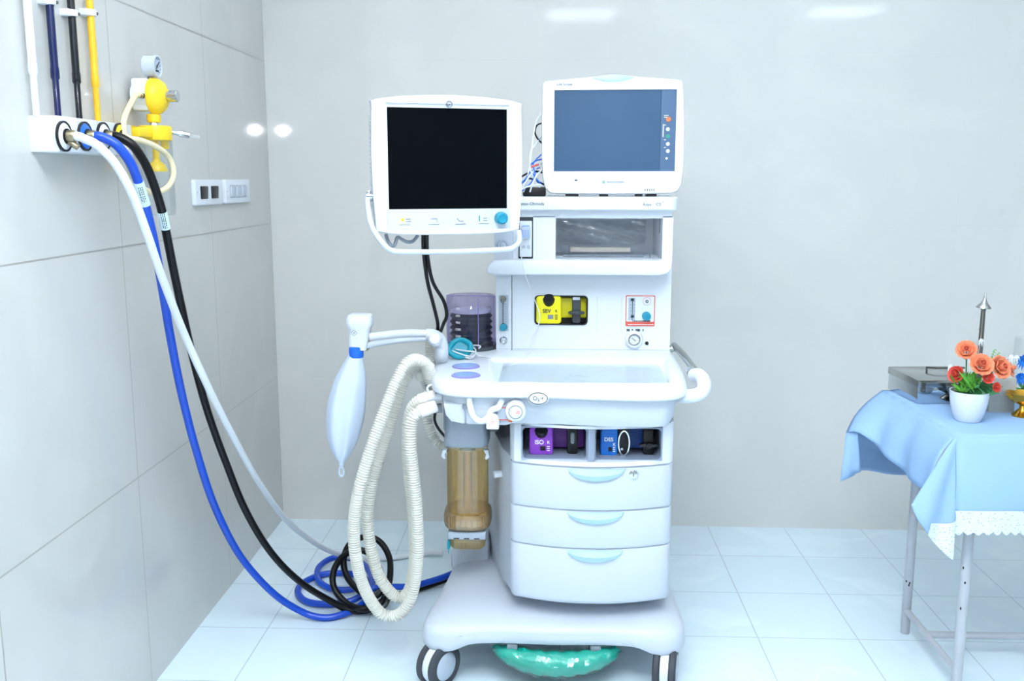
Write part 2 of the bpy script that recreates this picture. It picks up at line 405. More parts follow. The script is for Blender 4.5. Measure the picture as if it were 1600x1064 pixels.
for i, (px, py) in enumerate([(.14, -1.62), (2.5, -1.62), (.14, .75), (2.5, .75)]):
    t = thing('ceiling_light', 'square flush ceiling light panel above the room', 'light', (px, py, RZ-.03), group='square ceiling light panels')
    part('frame', B().ring(rrect(px, py, .66, .66, .01), rrect(px, py, .6, .6, .005), RZ-.02, RZ-.001, 'Z'), 'white', t)
    part('diffuser', B().bx(px-.3, px+.3, py-.3, py+.3, RZ-.012, RZ-.004), 'panel', t)

# ================================================================== ANAESTHESIA MACHINE
mach = thing('anesthesia_machine', 'tall white wheeled anaesthesia machine with drawers, worktop and upper shelf housing', 'medical machine', (.02, 2.85, 0))
YF = 2.92   # front face of the upper column
def xz(px, py, Y): p = PY(px, py, Y); return (p.x, p.z)
# --- wheeled base
def loopsmooth(pts, per=6): return [(p.x, p.y) for p in spline([(a, b, 0) for a, b in pts], per, True)]
base_out = [(-.352, 2.52), (-.345, 2.455), (-.30, 2.425), (-.22, 2.43), (-.12, 2.437), (.02, 2.432), (.16, 2.437), (.25, 2.43), (.325, 2.43), (.372, 2.465), (.382, 2.54), (.375, 2.75), (.36, 2.95), (.345, 3.17), (.30, 3.22), (.0, 3.225), (-.26, 3.22), (-.30, 3.17), (-.305, 2.95), (-.325, 2.72)]
bo = loopsmooth(base_out)
def inset(poly, d):
    n = len(poly); out = []; sgn = 1 if area2(poly) > 0 else -1
    for i in range(n):
        a, c = V(poly[i-1]), V(poly[(i+1) % n]); t = (c-a); t.normalize(); nrm = V((-t.y, t.x))*sgn
        out.append((poly[i][0]+nrm.x*d, poly[i][1]+nrm.y*d))
    return out
def arch(x, y):   # underside dips over the casters
    f = lambda c: math.exp(-((x-c)/.075)**4)
    return .112+.022*(1-max(f(-.31), f(.335)))
rings = []
for d, z in ((.02, 0), (.004, .0), (0, .006), (-.002, .02), (0, .035)): rings.append([(x, y, arch(x, y)+z) for x, y in inset(bo, d)])
bcx, bcy = .02, 2.83
for d, z in ((0, .158), (.004, .170), (.012, .180)): rings.append([(x, y, z) for x, y in inset(bo, d)])
for k, z in ((.97, .1835), (.92, .1905), (.85, .196), (.72, .201), (.45, .205), (.02, .206)): rings.append([(bcx+(x-bcx)*k, bcy+(y-bcy)*k, z) for x, y in inset(bo, .012)])
part('base', B().loft(rings), 'white2', mach)
part('rear_plinth', B().bx(-.315, -.19, 2.86, 3.16, .15, .275, .02), 'white2', mach)
# --- casters
def caster(cx, cy, ang):
    ax = V((math.cos(ang), math.sin(ang), 0)); c = V((cx, cy, .0625))
    h = part('caster', B().cyl(c-ax*.012, c+ax*.012, .055, bev=.003).cyl((cx, cy, .06), (cx, cy, .118), .014), 'white', mach)
    for s in (-1, 1):
        o = c+ax*s*.022
        part('tyre', B().lathe(o, [(.040, -.0095), (.054, -.0095), (.0605, -.006), (.0625, 0), (.0605, .006), (.054, .0095), (.040, .0095), (.040, -.0095)], ax, 48), 'dgrey', h)
        part('hub_cap', B().lathe(o, [(.0, -.008), (.0395, -.008), (.0395, .008), (.034, .0115), (.02, .013), (0, .0135)] if s > 0 else [(.0, .008), (.0395, .008), (.0395, -.008), (.034, -.0115), (.02, -.013), (0, -.0135)], ax, 48), 'ltgrey', h)
caster(-.308, 2.455, math.radians(-36)); caster(.325, 2.46, math.radians(-12))
caster(-.25, 3.13, math.radians(-10)); caster(.31, 3.13, math.radians(-20))
# --- brake bar under the base, in crinkled wrap
bb = B(); R_ = []; rwrap = random.Random(11); Rw = []
for k in range(25):
    u = k/24; x = -.158+.36*u; e = math.sqrt(max(0, 1-(2*u-1)**4)); zc = .084+.018*(2*u-1)**2; yc = 2.425+.05*(2*u-1)**2
    R_.append([(x, yc+.034*(e+.05)*math.cos(a), zc+.031*(e*(1-.25*(2*u-1)**2)+.05)*math.sin(a)+.003*math.sin(9*x*30+a)) for a in [2*PI*j/20 for j in range(20)]])
    Rw.append([(x+rwrap.uniform(-.004, .004), yc+.0385*(e+.05)*math.cos(a)+rwrap.uniform(-.0035, .0035), zc+.035*(e*(1-.25*(2*u-1)**2)+.05)*math.sin(a)+rwrap.uniform(-.0035, .0035)) for a in [2*PI*j/20 for j in range(20)]])
fbk = part('foot_brake', bb.loft(R_), 'tealwrap', mach, 'turquoise foot brake bar wrapped in clear film')
part('clear_wrap', B().loft(Rw), 'shinywrap', fbk, 'crinkled clear film', 8)
for x in (-.1, .13): part('brake_link', B().bx(x-.015, x+.015, 2.44, 2.62, .075, .13, .004), 'grey', mach)
# --- drawer cabinet
def fy(x):   # bowed drawer front
    u = (x-.115)/.222; return 2.452+.05*u*u+.0*u
def front_poly(x0, x1, dep, corner=True, n=22, off=0):
    P = [(x0+(x1-x0)*k/n, fy(x0+(x1-x0)*k/n)+off) for k in range(n+1)]
    return P
XL, XR = -.109, .338
def cab_outline(off=0.0):
    P = front_poly(XL+.012, XR-.014, 0, off=off)
    P = [(XL+off*.4, fy(XL)+.03)]+[(XL+.002+off*.4, fy(XL)+.013)]+P+[(XR-.002-off*.4, fy(XR)+.013), (XR-off*.4, fy(XR)+.03)]
    return P
bodyp = [(p[0], p[1]) for p in cab_outline(.006)]
bodyp = bodyp+[(.349, 2.62), (.352, 3.18), (-.215, 3.18), (-.208, 3.0), (-.135, 2.62)]
part('cabinet_body', B().prism(bodyp, .245, .640, bev=.004, ang=60).prism([(-.2, 2.95), (-.13, 2.66), (.345, 2.66), (.345, 3.18), (-.2, 3.18)], .195, .25), 'white2', mach)
part('drawer_seam', B().prism([(x, y+.004) for x, y in cab_outline(.003)]+[(.335, 2.6), (-.105, 2.6)], .254, .639), 'seam', mach)
for i, (z0, z1) in enumerate(((.517, .6345), (.4085, .5135), (.253, .405))):
    oc = cab_outline()
    d = part('drawer', B().prism(oc+[(XR, 2.57), (XL, 2.57)], z0, z1, bev=.003, ang=50), 'white2', mach)
    hx, hw = .125, .078
    hb = B(); rows = []
    for k in range(25):
        u = -1+2*k/24; x = hx+hw*u; dz = .035*math.sqrt(max(0, 1-u*u)); yb = fy(x)
        rows.append([(x, yb+.004, z1-.001), (x, yb-.010*math.sqrt(max(0, 1-u*u)), z1-.001), (x, yb-.016*math.sqrt(max(0, 1-u*u)), z1-.001-dz*.45), (x, yb-.008*math.sqrt(max(0, 1-u*u)), z1-.001-dz*.9), (x, yb+.004, z1-.001-dz)])
    part('handle', hb.loft(rows), 'cyan', d)
    if i == 0:
        lx = PY(990, 743, 2.455); y = fy(lx.x)
        k = part('lock', B().lathe((lx.x, y-.001, lx.z), [(0, .004), (.008, .004), (.0125, .002), (.0125, -.004)], (0, -1, 0)), 'chrome', d)
        part('keyhole', B().bx(lx.x-.001, lx.x+.001, y-.006, y-.0045, lx.z-.004, lx.z+.004), 'black', k)
# side port with white knob
pk = PY(776, 742, 2.63)
part('side_port', B().lathe((-.135, 2.66, pk.z), [(.024, 0), (.024, .004), (.02, .007), (0, .007)], (-1, -.25, 0)), 'white2', mach)
part('side_knob', B().cyl((-.138, 2.645, pk.z), (-.162, 2.635, pk.z), .0105, bev=.003), 'white', mach)
# --- vaporizer bay above the drawers
z0, z1 = .640, .752
bay = B()
def slab(xa, xb, za, zb, dep=.05, bev=0): bay.prism(front_poly(xa, xb, 0)+[(xb, fy(xb)+dep), (xa, fy(xa)+dep)], za, zb, bev=bev)
oc = cab_outline()
def clip(oc, xa, xb): return [p for p in oc if xa-1e-6 <= p[0] <= xb+1e-6]
xo0, xo1, xm0, xm1 = -.078, .303, .102, .120
left = [p for p in oc if p[0] < xo0]; left += [(xo0, fy(xo0)), (xo0, 2.72), (XL-.01, 2.72)]
right = [(xo1, 2.72), (xo1, fy(xo1))]+[p for p in oc if p[0] > xo1]+[(XR+.005, 2.72)]
bay.prism(left, z0, z1); bay.prism(right, z0, z1)
slab(xo0, xo1, z0, .652); slab(xo0, xo1, .744, z1)
bayo = part('vaporizer_bay', bay, 'white', mach)
tr = B()
tr.bx(xo0, xo1, 2.505, 2.72, .642, .650); tr.bx(xo0, xo1, 2.505, 2.72, .742, .75); tr.bx(xo0, xo1, 2.68, 2.72, .65, .742)
tr.prism([(xm0, fy(xm0)+.006), (xm1, fy(xm1)+.006), (xm1, 2.68), (xm0, 2.68)], .648, .744)
for xa, xb in ((xo0, xm0), (xm1, xo1)):
    cxm, w = (xa+xb)/2, xb-xa
    n = 18; out = []
    tr.ring([(xa, .652), (xb, .652), (xb, .744), (xa, .744)], rrect(cxm, .697, w-.008, .085, .012), 2.4585+.02, 2.68, 'Y')
part('bay_liner', tr, 'baygrey', bayo)
# --- apron under the worktop
ctr = [(-.365, 3.10), (-.352, 2.85), (-.335, 2.60), (-.315, 2.485), (-.27, 2.43), (-.20, 2.415), (-.10, 2.415), (0, 2.412), (.08, 2.40), (.16, 2.392), (.25, 2.39), (.315, 2.402), (.355, 2.445), (.372, 2.54), (.383, 2.70), (.387, 2.90), (.387, 3.10)]
cp = [(p.x, p.y) for p in spline([(a, b, 0) for a, b in ctr], 6)]
cp = cp+[(.38, 3.16), (.34, 3.2), (-.30, 3.2), (-.36, 3.16)]
ap = []
for d, z in ((.03, .842), (.03, .80), (.035, .775), (.045, .756), (.065, .7525)): ap.append([(max(x, -.31) if y > 2.5 else x, y, z) for x, y in inset(cp, d)])
part('apron', B().loft(ap), 'white2', mach)
part('apron_seam', B().loft([[(max(x, -.2), y, z) for x, y in inset(cp, .07)] for z in (.7535, .749)]), 'seam', mach)
# --- worktop with recessed tray
trayp = [(p.x, p.y) for p in spline([(-.181, 2.775, 0), (-.150, 2.80, 0), (.08, 2.802, 0), (.315, 2.795, 0), (.343, 2.77, 0), (.335, 2.64, 0), (.322, 2.50, 0), (.295, 2.466, 0), (.10, 2.462, 0), (0, 2.455, 0), (-.06, 2.466, 0), (-.125, 2.462, 0), (-.152, 2.485, 0)], 6, True)]
tcx, tcy = .08, 2.63
angs = [2*PI*k/160 for k in range(160)]
# extra samples at the outline's own corners keep the rear corners square
angs = sorted(set(angs) | {math.atan2(p[1]-tcy, p[0]-tcx) % (2*PI) for p in cp[-5:]})
O = lambda d: [hit(inset(cp, d), tcx, tcy, a) for a in angs]
I = lambda d: [hit(inset(trayp, d), tcx, tcy, a) for a in angs]
WZ = .870
lv = [(O(.03), .834), (O(.012), .832), (O(.002), .838), (O(0), .846), (O(.003), .855), (O(.010), .863), (O(.022), .868), (O(.036), WZ), (I(-.006), WZ), (I(0), .868), (I(.004), .862), (I(.012), .854)]
part('worktop', B().loft([[(x, y, z) for x, y in r] for r, z in lv], cap1=False), 'white', mach)
M['tray'] = mat('glossy_grey_blue_tray', (214, 228, 238), .16, var=.05, vscale=9, bump=.03, bscale=20)
part('tray', B().loft([[(x, y, z) for x, y in I(d)] for d, z in ((.006, .850), (.010, .856))]), 'tray', mach)
tw = B()
rows = []
for j in range(13):
    y = 2.50+.27*j/12
    rows.append([(-.14+.46*i/40, y, (.8585+.0022*(1+math.sin(i*1.7+j*.9)*math.sin(j*1.3-i*.4)))) for i in range(41)])
part('tray_film', tw.grid(rows), 'wrap', mach)
for (px, py) in ((728, 573), (728, 587)):
    c = PZ(px, py, WZ)
    vw = part('valve_window', B().lathe((c.x, c.y, WZ-.001), [(.040, 0), (.040, .003), (.037, .005), (.034, .0055), (.034, .004)], n=48), 'discrim', mach)
    part('valve_disc', B().cyl((c.x, c.y, WZ), (c.x, c.y, WZ+.0035), .034, n=48), 'discblue', vw)
# --- oxygen flush button and its letters
ob = PY(841, 621, 2.40); yb = 2.400
fl = part('flush_button', B().prism(ell(ob.x, ob.z, .0275, .0185), yb-.012, yb+.02, 'Y', bev=.003), 'white', mach, 'oval oxygen flush button')
part('button_ring', B().ring(ell(ob.x, ob.z, .0248, .0160), ell(ob.x, ob.z, .0230, .0142), yb-.0128, yb-.0115, 'Y'), 'ink', fl)
part('lettering', B().text('O', .0155, (ob.x-.008, yb-.0124, ob.z)).text('2', .0105, (ob.x+.001, yb-.0124, ob.z-.004)).text('+', .0155, (ob.x+.0105, yb-.0124, ob.z)), 'ink', fl)
# --- breathing block under the left end of the worktop
bs = B()
Lp = lambda px, py, Y=2.47: PY(px, py, Y)
bs.prism([xz(692, 630, 2.445), xz(726.5, 632, 2.445), xz(726.5, 663, 2.445), xz(705, 659, 2.445), xz(696, 649, 2.445)], 2.445, 2.56, 'Y', bev=.005)
bs.prism([xz(728, 632, 2.445), xz(800, 634, 2.445), xz(800, 662, 2.445), xz(790, 665, 2.445), xz(728, 663, 2.445)], 2.445, 2.56, 'Y', bev=.005)
bsys = part('breathing_block', bs, 'white2', mach)
part('latch_bar', B().tube([PY(733, 622, 2.44), PY(735, 636, 2.432), PY(741, 652, 2.428), PY(752, 658, 2.428), PY(763, 652, 2.428), PY(768, 641, 2.43), PY(779, 636, 2.43), PY(784, 624, 2.44)], .0085, 12), 'white', bsys)
part('latch_pin', B().bx(*[v for a, b in zip(PY(722, 634, 2.44), PY(731, 637, 2.44)) for v in (a, b)][:2], 2.435, 2.455, PY(726, 638, 2.44).z, PY(726, 633, 2.44).z, .001), 'grey', bsys)
kp = PY(806, 641, 2.43)
kn = part('pressure_knob', B().lathe((kp.x, 2.455, kp.z), [(0, .045), (.02, .045), (.0265, .04), (.028, .03), (.028, 0)], (0, -1, 0)), 'white', bsys)
ka = B().ring(ell(kp.x, kp.z, .0185, .0185), ell(kp.x, kp.z, .0165, .0165), 2.4085, 2.411, 'Y')
part('scale_ring', ka, 'grey', kn)
part('scale_print', B().bx(kp.x, kp.x+.012, 2.409, 2.4105, kp.z-.004, kp.z-.0025).bx(kp.x+.002, kp.x+.011, 2.409, 2.4105, kp.z+.0005, kp.z+.002), 'red', kn)
part('warning_label', B().prism([xz(777, 633, 2.44), xz(793, 632, 2.44), xz(793, 655, 2.44), xz(777, 656, 2.44)], 2.438, 2.441, 'Y'), 'ltgrey', bsys)
a_, b_ = PY(777, 637, 2.437), PY(794, 637, 2.437); part('red_line', B().bx(a_.x, b_.x, 2.4365, 2.4385, a_.z-.001, a_.z+.001), 'red', bsys)
a_ = PY(780, 656, 2.437); part('red_line', B().bx(a_.x, b_.x, 2.4365, 2.4385, a_.z-.001, a_.z+.001), 'red', bsys)
part('orange_arrow', B().prism([xz(793, 658, 2.425), xz(803, 651, 2.425), xz(800, 660, 2.425)], 2.423, 2.426, 'Y'), 'orange', bsys)
lv_ = PY(770, 657, 2.43)
lever = part('bag_vent_lever', B().prism([(lv_.x+dx, lv_.z+dz) for dx, dz in ((-.017, -.022), (.017, -.022), (.017, .004), (.012, .017), (0, .021), (-.012, .017), (-.017, .004))], 2.418, 2.436, 'Y', bev=.004), 'white', bsys)
part('lever_print', B().ring(rrect(lv_.x, lv_.z, .010, .012, .003), rrect(lv_.x, lv_.z, .0085, .0105, .002), 2.4172, 2.4185, 'Y').bx(lv_.x-.003, lv_.x+.003, 2.4172, 2.4185, lv_.z-.0006, lv_.z+.0006), 'red', lever)
hr = PY(675, 608, 2.52)
part('hook_ring', B().tube([(hr.x+.0125*math.cos(a), 2.52-.003*math.sin(a), hr.z+.0125*math.sin(a)) for a in [2*PI*k/16 for k in range(16)]], .0032, 8, closed=True, per=3), 'white', bsys)
# tapered ports on the left flank
for py in (619, 637):
    a = PY(690, py, 2.53); e = PY(668, py+3, 2.52)
    part('hose_port', B().cyl(a, e, .013, .0115, 24), 'grey' if py == 637 else 'white', bsys)
# --- absorber canister
cx, cy = -.243, 2.70
hd = B()
rs = []
for sx, sy, z in ((.056, .06, .752), (.058, .062, .70), (.062, .064, .672), (.064, .066, .655), (.064, .066, .640), (.058, .06, .634)): rs.append([(x, y, z) for x, y in rrect(cx, cy, 2*sx, 2*sy, .02)])
head = part('absorber_head', hd.loft(rs), 'ltgrey', mach)
for s in (-1, 1): part('latch', B().prism([(cx+s*.066, .632), (cx+s*.070, .612), (cx+s*.062, .604), (cx+s*.056, .606), (cx+s*.060, .618), (cx+s*.052, .632)], cy-.075, cy-.055, 'Y', bev=.001), 'white', head)
part('neck_disc', B().cyl((cx, cy, .612), (cx, cy, .634), .024), 'white', head)
can = part('absorber_canister', B().loft([[(x, y, z) for x, y in rrect(cx, cy, 2*r, 2*r, r*.72)] for r, z in ((.060, .625), (.060, .60), (.0605, .45), (.061, .43))], cap0=False, cap1=False), 'amber', mach, 'amber see-through canister')
part('centre_tube', B().lathe((cx, cy, .432), [(.016, 0), (.014, .06), (.0135, .17), (.0135, .175)], n=24), 'amberd', can)
part('canister_rim', B().loft([[(x, y, z) for x, y in rrect(cx, cy, 2*r, 2*r, r*.72)] for r, z in ((.060, .436), (.068, .430), (.071, .418), (.071, .400), (.067, .386), (.058, .380))]), 'amberd', can)
rb = B()
for k in range(7): rb.cyl((cx-.05+.0167*k, cy-.069+.006*abs(k-3)/3, .39), (cx-.05+.0167*k, cy-.0695+.006*abs(k-3)/3, .425), .0022, n=8)
part('rim_ribs', rb, 'amberd', can)
part('seat_plate', B().bx(cx-.056, cx+.056, cy-.055, cy+.10, .352, .376, .004), 'ltgrey', head)
ss = B()
for k in (-1, 0, 1): ss.bx(cx+k*.03-.008, cx+k*.03+.008, cy-.0565, cy-.054, .355, .358)
part('slot', ss, 'black', head)
dr = part('drain_cup', B().loft([[(x, y, z) for x, y in rrect(cx, cy, 2*r, 2*r*.85, .018)] for r, z in ((.052, .350), (.052, .325), (.046, .317))]), 'amber', head)
part('drain_valve', B().bx(cx-.058, cx-.050, cy-.055, cy-.035, .322, .346, .001).cyl((cx-.054, cy-.045, .305), (cx-.054, cy-.045, .325), .0015), 'tealdark', dr)
for dx in (-.02, -.01): part('drain_pin', B().cyl((cx+dx, cy-.03, .308), (cx+dx, cy-.03, .33), .0018), 'amberd', dr)
part('absorber_bracket', B().bx(-.325, -.155, 2.79, 2.95, .64, .76, .008), 'ltgrey', mach)
# --- bellows
bxc, byc = -.253, 2.975
bel = part('bellows_base', B().cyl((bxc, byc, WZ-.002), (bxc, byc, WZ+.012), .085, n=48, bev=.003), 'dgrey', mach)
pr = [(.045, .0)]
for k in range(5):
    z = .006+.019*k; pr += [(.060, z), (.068, z+.0095), (.060, z+.019)]
pr += [(.062, .103), (0, .103)]
part('bellows', B().lathe((bxc, byc, WZ+.012), pr, n=48), 'bluedark', bel)
part('bellows_disc', B().lathe((bxc, byc, WZ+.115), [(0, .012), (.05, .012), (.064, .008), (.066, 0), (0, 0)], n=48), 'white', bel)
part('bellows_dome', B().lathe((bxc, byc, WZ+.012), [(.079, 0), (.079, .15), (.076, .156), (.0, .158)], n=56), 'violetglass', bel)
sb = B()
for a in (-2.6, -1.2, -.35): sb.bx(bxc+.0785*math.cos(a)-.0012, bxc+.0785*math.cos(a)+.0012, byc+.0785*math.sin(a)-.0012, byc+.0785*math.sin(a)+.0012, WZ+.012, WZ+.168)
sb.tube([(bxc-.078, byc-.01, WZ+.168), (bxc, byc-.05, WZ+.172), (bxc+.078, byc-.02, WZ+.168)], .0012, 6)
part('dome_ribs', sb, 'discrim', bel)
tx = B()
for k, s in enumerate(('300', '600', '900', '1200', '1500')): tx.text(s, .010, (bxc-.035, byc-.076, WZ+.125-.0215*(k-.4)), Matrix.Rotation(-.4, 3, 'Z') @ Matrix.Rotation(PI/2, 3, 'X'))
part('scale_numbers', tx, 'white_print', bel)
# --- bag arm
AY = 2.66
q = lambda px, py, Y=AY: PY(px, py, Y)
part('arm_post', B().tube([PZ(689, 563, WZ-.002), q(690, 552, 2.70), q(690, 540, 2.69), q(686, 529, 2.68), q(676, 523, 2.67), q(664, 522, AY)], .02, 20, rf=lambda u, i: .021-.0055*u), 'white', mach)
arm = part('bag_arm', B().tube([q(672, 521), q(640, 520), q(610, 522), q(578, 526)], .0105, 16).lathe(q(680, 530, 2.655), [(0, .016), (.014, .015), (.02, .008), (.021, 0)], (0, -1, .3)), 'white', mach)
part('arm_web', B().tube([q(570, 540), q(600, 534.5), q(640, 530.5), q(668, 529.5)], .01, 12, rf=lambda u, i: .0105-.004*u), 'white2', arm)
hc = q(561, 517)
hs = []
for w, dpt, py, cxp in ((26, .038, 546, 560), (29, .042, 535, 561), (31, .045, 522, 562), (33, .048, 512, 563), (38, .056, 509, 563), (40, .058, 504, 563), (40, .058, 497, 563), (36, .052, 492, 563), (28, .04, 490, 563)):
    c = q(cxp, py); hw = w*2.75/1480; hs.append([(x, y, c.z) for x, y in rrect(c.x, c.y, hw, dpt, min(hw, dpt)*.28)])
ahead = part('bag_mount_head', B().loft(hs), 'white', arm)
em = B(); ec = q(556, 518); s_ = .0045
for dx, dz in ((0, s_), (-s_, 0), (s_, 0), (0, -s_)):
    P_ = [(ec.x+dx+s_*math.cos(a), AY-.0265, ec.z+dz+s_*math.sin(a)) for a in (0, PI/2, PI, 3*PI/2)]
    em.tube(P_, .0005, 5, closed=True, smooth=False)
part('emblem', em, 'ink', ahead)
part('brass_elbow', B().tube([q(577, 533), q(576, 541), q(571, 546)], .006, 10), 'brassfit', ahead)
# --- upper column
zl = lambda py, Y=YF: PY(860, py, Y).z
xa, xb = PY(775, 500, YF).x, PY(1047.5, 500, YF).x
xg = PY(800, 500, YF).x
zt = zl(428)
slot = rrect((PY(835, 484, YF).x+PY(918.5, 484, YF).x)/2, (PY(877, 461.5, YF).z+PY(877, 507.5, YF).z)/2, PY(918.5, 484, YF).x-PY(835, 484, YF).x, PY(877, 461.5, YF).z-PY(877, 507.5, YF).z, .013)
col = B()
col.ring([(xg+.001, WZ-.01), (xb, WZ-.01), (xb, zt+.01), (xg+.001, zt+.01)], slot, YF, YF+.05, 'Y')
col.bx(xg-.002, xb-.002, YF+.049, 3.2, .80, zt+.005)
colm = part('upper_column', col, 'white', mach)
part('side_strip', B().bx(xa, xg-.001, YF-.001, 3.15, WZ-.01, zt+.01, .002), 'white', mach)
sx0, sx1, sz0, sz1 = min(p[0] for p in slot), max(p[0] for p in slot), min(p[1] for p in slot), max(p[1] for p in slot)
part('slot_frame', B().ring(slot, rrect((sx0+sx1)/2, (sz0+sz1)/2, sx1-sx0-.009, sz1-sz0-.009, .010), YF-.004, YF+.048, 'Y'), 'black', colm)
part('slot_back', B().bx(PY(834, 484, YF).x, PY(919, 484, YF).x, YF+.044, YF+.0495, zl(509), zl(460)), 'black', colm)
sg = B()
za_ = zl(545.5)
sg.bx(xa+.001, xb-.001, YF-.0015, YF+.001, za_-.0008, za_+.0004)
for px in (933, 971):
    x = PY(px, 490, YF).x; sg.bx(x-.0004, x+.0004, YF-.0006, YF+.001, zl(520), zl(463))
part('panel_seams', sg, 'ltgrey', colm)
# left flow tube strip
def rect(px0, px1, py0, py1, Y): a, b = PY(px0, py0, Y), PY(px1, py1, Y); return (min(a.x, b.x), max(a.x, b.x), min(a.z, b.z), max(a.z, b.z))
def plate(b, px0, px1, py0, py1, Y, t=.003, bev=0, r=0):
    x0, x1, z0, z1 = rect(px0, px1, py0, py1, Y); b.prism(rrect((x0+x1)/2, (z0+z1)/2, x1-x0, z1-z0, max(r, .0005)), Y-t, Y+.002, 'Y', bev); return b
fm = part('flow_meter', plate(B(), 779.5, 794.5, 461, 517, YF, .004), 'ltgrey', mach)
c = PY(786.5, 467, YF); part('tube_cap', B().cyl((c.x, YF-.012, c.z), (c.x, YF, c.z), .0095, bev=.002), 'dsteel', fm)
c0, c1 = PY(786.5, 473, YF), PY(786.5, 504, YF); part('flow_tube', B().cyl((c0.x, YF-.006, c0.z), (c1.x, YF-.006, c1.z), .0036), 'ltgrey', fm)
ft = B(); ft.bx(c0.x-.0008, c0.x+.0008, YF-.0103, YF-.0095, c1.z, c0.z)
for k in range(8):
    z = c1.z+(c0.z-c1.z)*(k+.5)/8; ft.bx(c0.x+.006, c0.x+.010, YF-.0046, YF-.0038, z-.0005, z+.0005)
part('scale', ft, 'ink', fm)
c = PY(787, 510, YF); part('flow_knob', B().cyl((c.x, YF-.02, c.z), (c.x, YF-.002, c.z), .0115, bev=.003), 'teal', fm)
c = PY(787, 531.5, YF); kk = part('outlet_fitting', B().lathe((c.x, YF, c.z), [(.012, 0), (.012, .006), (.009, .009), (.006, .009), (.005, .004), (0, .004)], (0, -1, 0)), 'chrome', mach)
# right auxiliary oxygen panel
ax_ = part('auxiliary_panel', plate(B(), 978, 1022.5, 461.5, 509.5, YF, .003, 0, .003), 'red', mach, 'small gas panel with red border')
part('panel_face', plate(B(), 979.2, 1021.3, 462.7, 502.5, YF, .0036, 0, .0025), 'white', ax_)
ft2 = part('flow_tube', plate(B(), 982, 992, 465, 500, YF, .0045), 'ltgrey', ax_)
fs = B(); x0 = PY(988, 480, YF).x; fs.bx(x0-.001, x0+.001, YF-.0052, YF-.0042, zl(499), zl(466))
for k in range(6):
    z = zl(470+5*k); fs.bx(x0-.008, x0-.004, YF-.0052, YF-.0042, z-.0005, z+.0005); fs.bx(x0+.004, x0+.008, YF-.0052, YF-.0042, z-.0005, z+.0005)
for py in (468, 494): c = PY(988, py, YF); fs.bx(c.x-.005, c.x+.005, YF-.0054, YF-.0042, c.z-.004, c.z+.004)
part('scale', fs, 'ink', ft2)
c = PY(1010.5, 470.5, YF); po = part('power_outlet', B().lathe((c.x, YF-.003, c.z), [(.0115, 0), (.0115, .004), (.0095, .0045), (0, .0045)], (0, -1, 0)), 'white', ax_)
part('outlet_ring', B().ring(ell(c.x, c.z, .0125, .0125), ell(c.x, c.z, .0115, .0115), YF-.0055, YF-.003, 'Y'), 'red', po)
part('outlet_core', B().ring(ell(c.x, c.z, .0045, .0045), ell(c.x, c.z, .0025, .0025), YF-.0088, YF-.0072, 'Y'), 'ink', po)
c = PY(1009.5, 493, YF); part('flow_knob', B().cyl((c.x, YF-.022, c.z), (c.x, YF-.003, c.z), .0135, bev=.003), 'teal', ax_)
def marks(px0, px1, py, h, seed):
    b = B(); r_ = random.Random(seed); x0, x1, z = PY(px0, py, YF).x, PY(px1, py, YF).x, zl(py)
    while x0 < x1: w_ = r_.uniform(.002, .006); b.bx(x0, x0+w_, YF-.0043, YF-.002, z-h/2, z+h/2); x0 += w_+.0012
    return b
part('print', marks(988, 1014, 500.5, .003, 1), 'ink', ax_)
part('band_print', marks(981, 1019, 506, .0026, 2), 'white_print', ax_)
# suction gauge
c = PY(990.5, 530, YF); ga = part('suction_gauge', B().lathe((c.x, YF, c.z), [(.028, 0), (.028, .008), (.025, .012), (.019, .014), (.018, .011), (0, .011)], (0, -1, 0), 48), 'white', mach)
part('gauge_rim', B().ring(ell(c.x, c.z, .0178, .0178), ell(c.x, c.z, .0155, .0155), YF-.0145, YF-.0105, 'Y'), 'grey', ga)
gn = B(); gn.box((c.x-.001, YF-.0118, c.z+.001), (.016, .0006, .0016), rot=Matrix.Rotation(.7, 3, 'Y'))
for k in range(9): a = math.radians(225-33.75*k); gn.bx(c.x+.0135*math.cos(a)-.0005, c.x+.0135*math.cos(a)+.0005, YF-.0117, YF-.0112, c.z+.0135*math.sin(a)-.0012, c.z+.0135*math.sin(a)+.0012)
part('needle_and_scale', gn, 'ink', ga)
mk = B()
for px, w in ((979, 5), (987, 2), (993, 5), (997, 3), (1004, 1.5)): x0, x1, z0_, z1_ = rect(px, px+w, 514, 517.5, YF); mk.bx(x0, x1, YF-.0012, YF+.001, z0_, z1_)
part('selector_marks', mk, 'inkgrey', mach)
c = PY(1010.5, 536, YF); part('indicator', B().cyl((c.x, YF-.004, c.z), (c.x, YF+.002, c.z), .0055), 'black', mach)
# --- upper housing with open shelf
YH = 2.875
ho = B()
def hb(px0, px1, py0, py1, Y0, Y1, bev=.0): x0, x1, z0, z1 = rect(px0, px1, py0, py1, Y0); ho.bx(x0, x1, Y0, Y1, z0, z1, bev)
hb(776, 1050, 328, 339.5, YH, 3.2); hb(833, 867, 338, 409, YH, 3.2); hb(1036, 1050, 338, 412, YH, 3.2, .0)
hb(772, 810, 338, 412, YH, 3.2); hb(808, 834, 404, 412, YH, 3.2); hb(772, 1049, 407, 431, YH+.01, 3.2)
x0, x1, z0h, z1h = rect(772, 1049.5, 328, 431, YH); ho.bx(x0, x1, 3.16, 3.21, z0h, z1h)
house = part('shelf_housing', ho, 'white', mach)
bi = B(); x0, x1, z0i, z1i = rect(867, 1036, 339.5, 407, YH)
bi.bx(x0, x1, 3.14, 3.16, z0i, z1i); bi.bx(x0-.001, x0+.003, YH+.004, 3.15, z0i, z1i); bi.bx(x1-.003, x1+.001, YH+.004, 3.15, z0i, z1i)
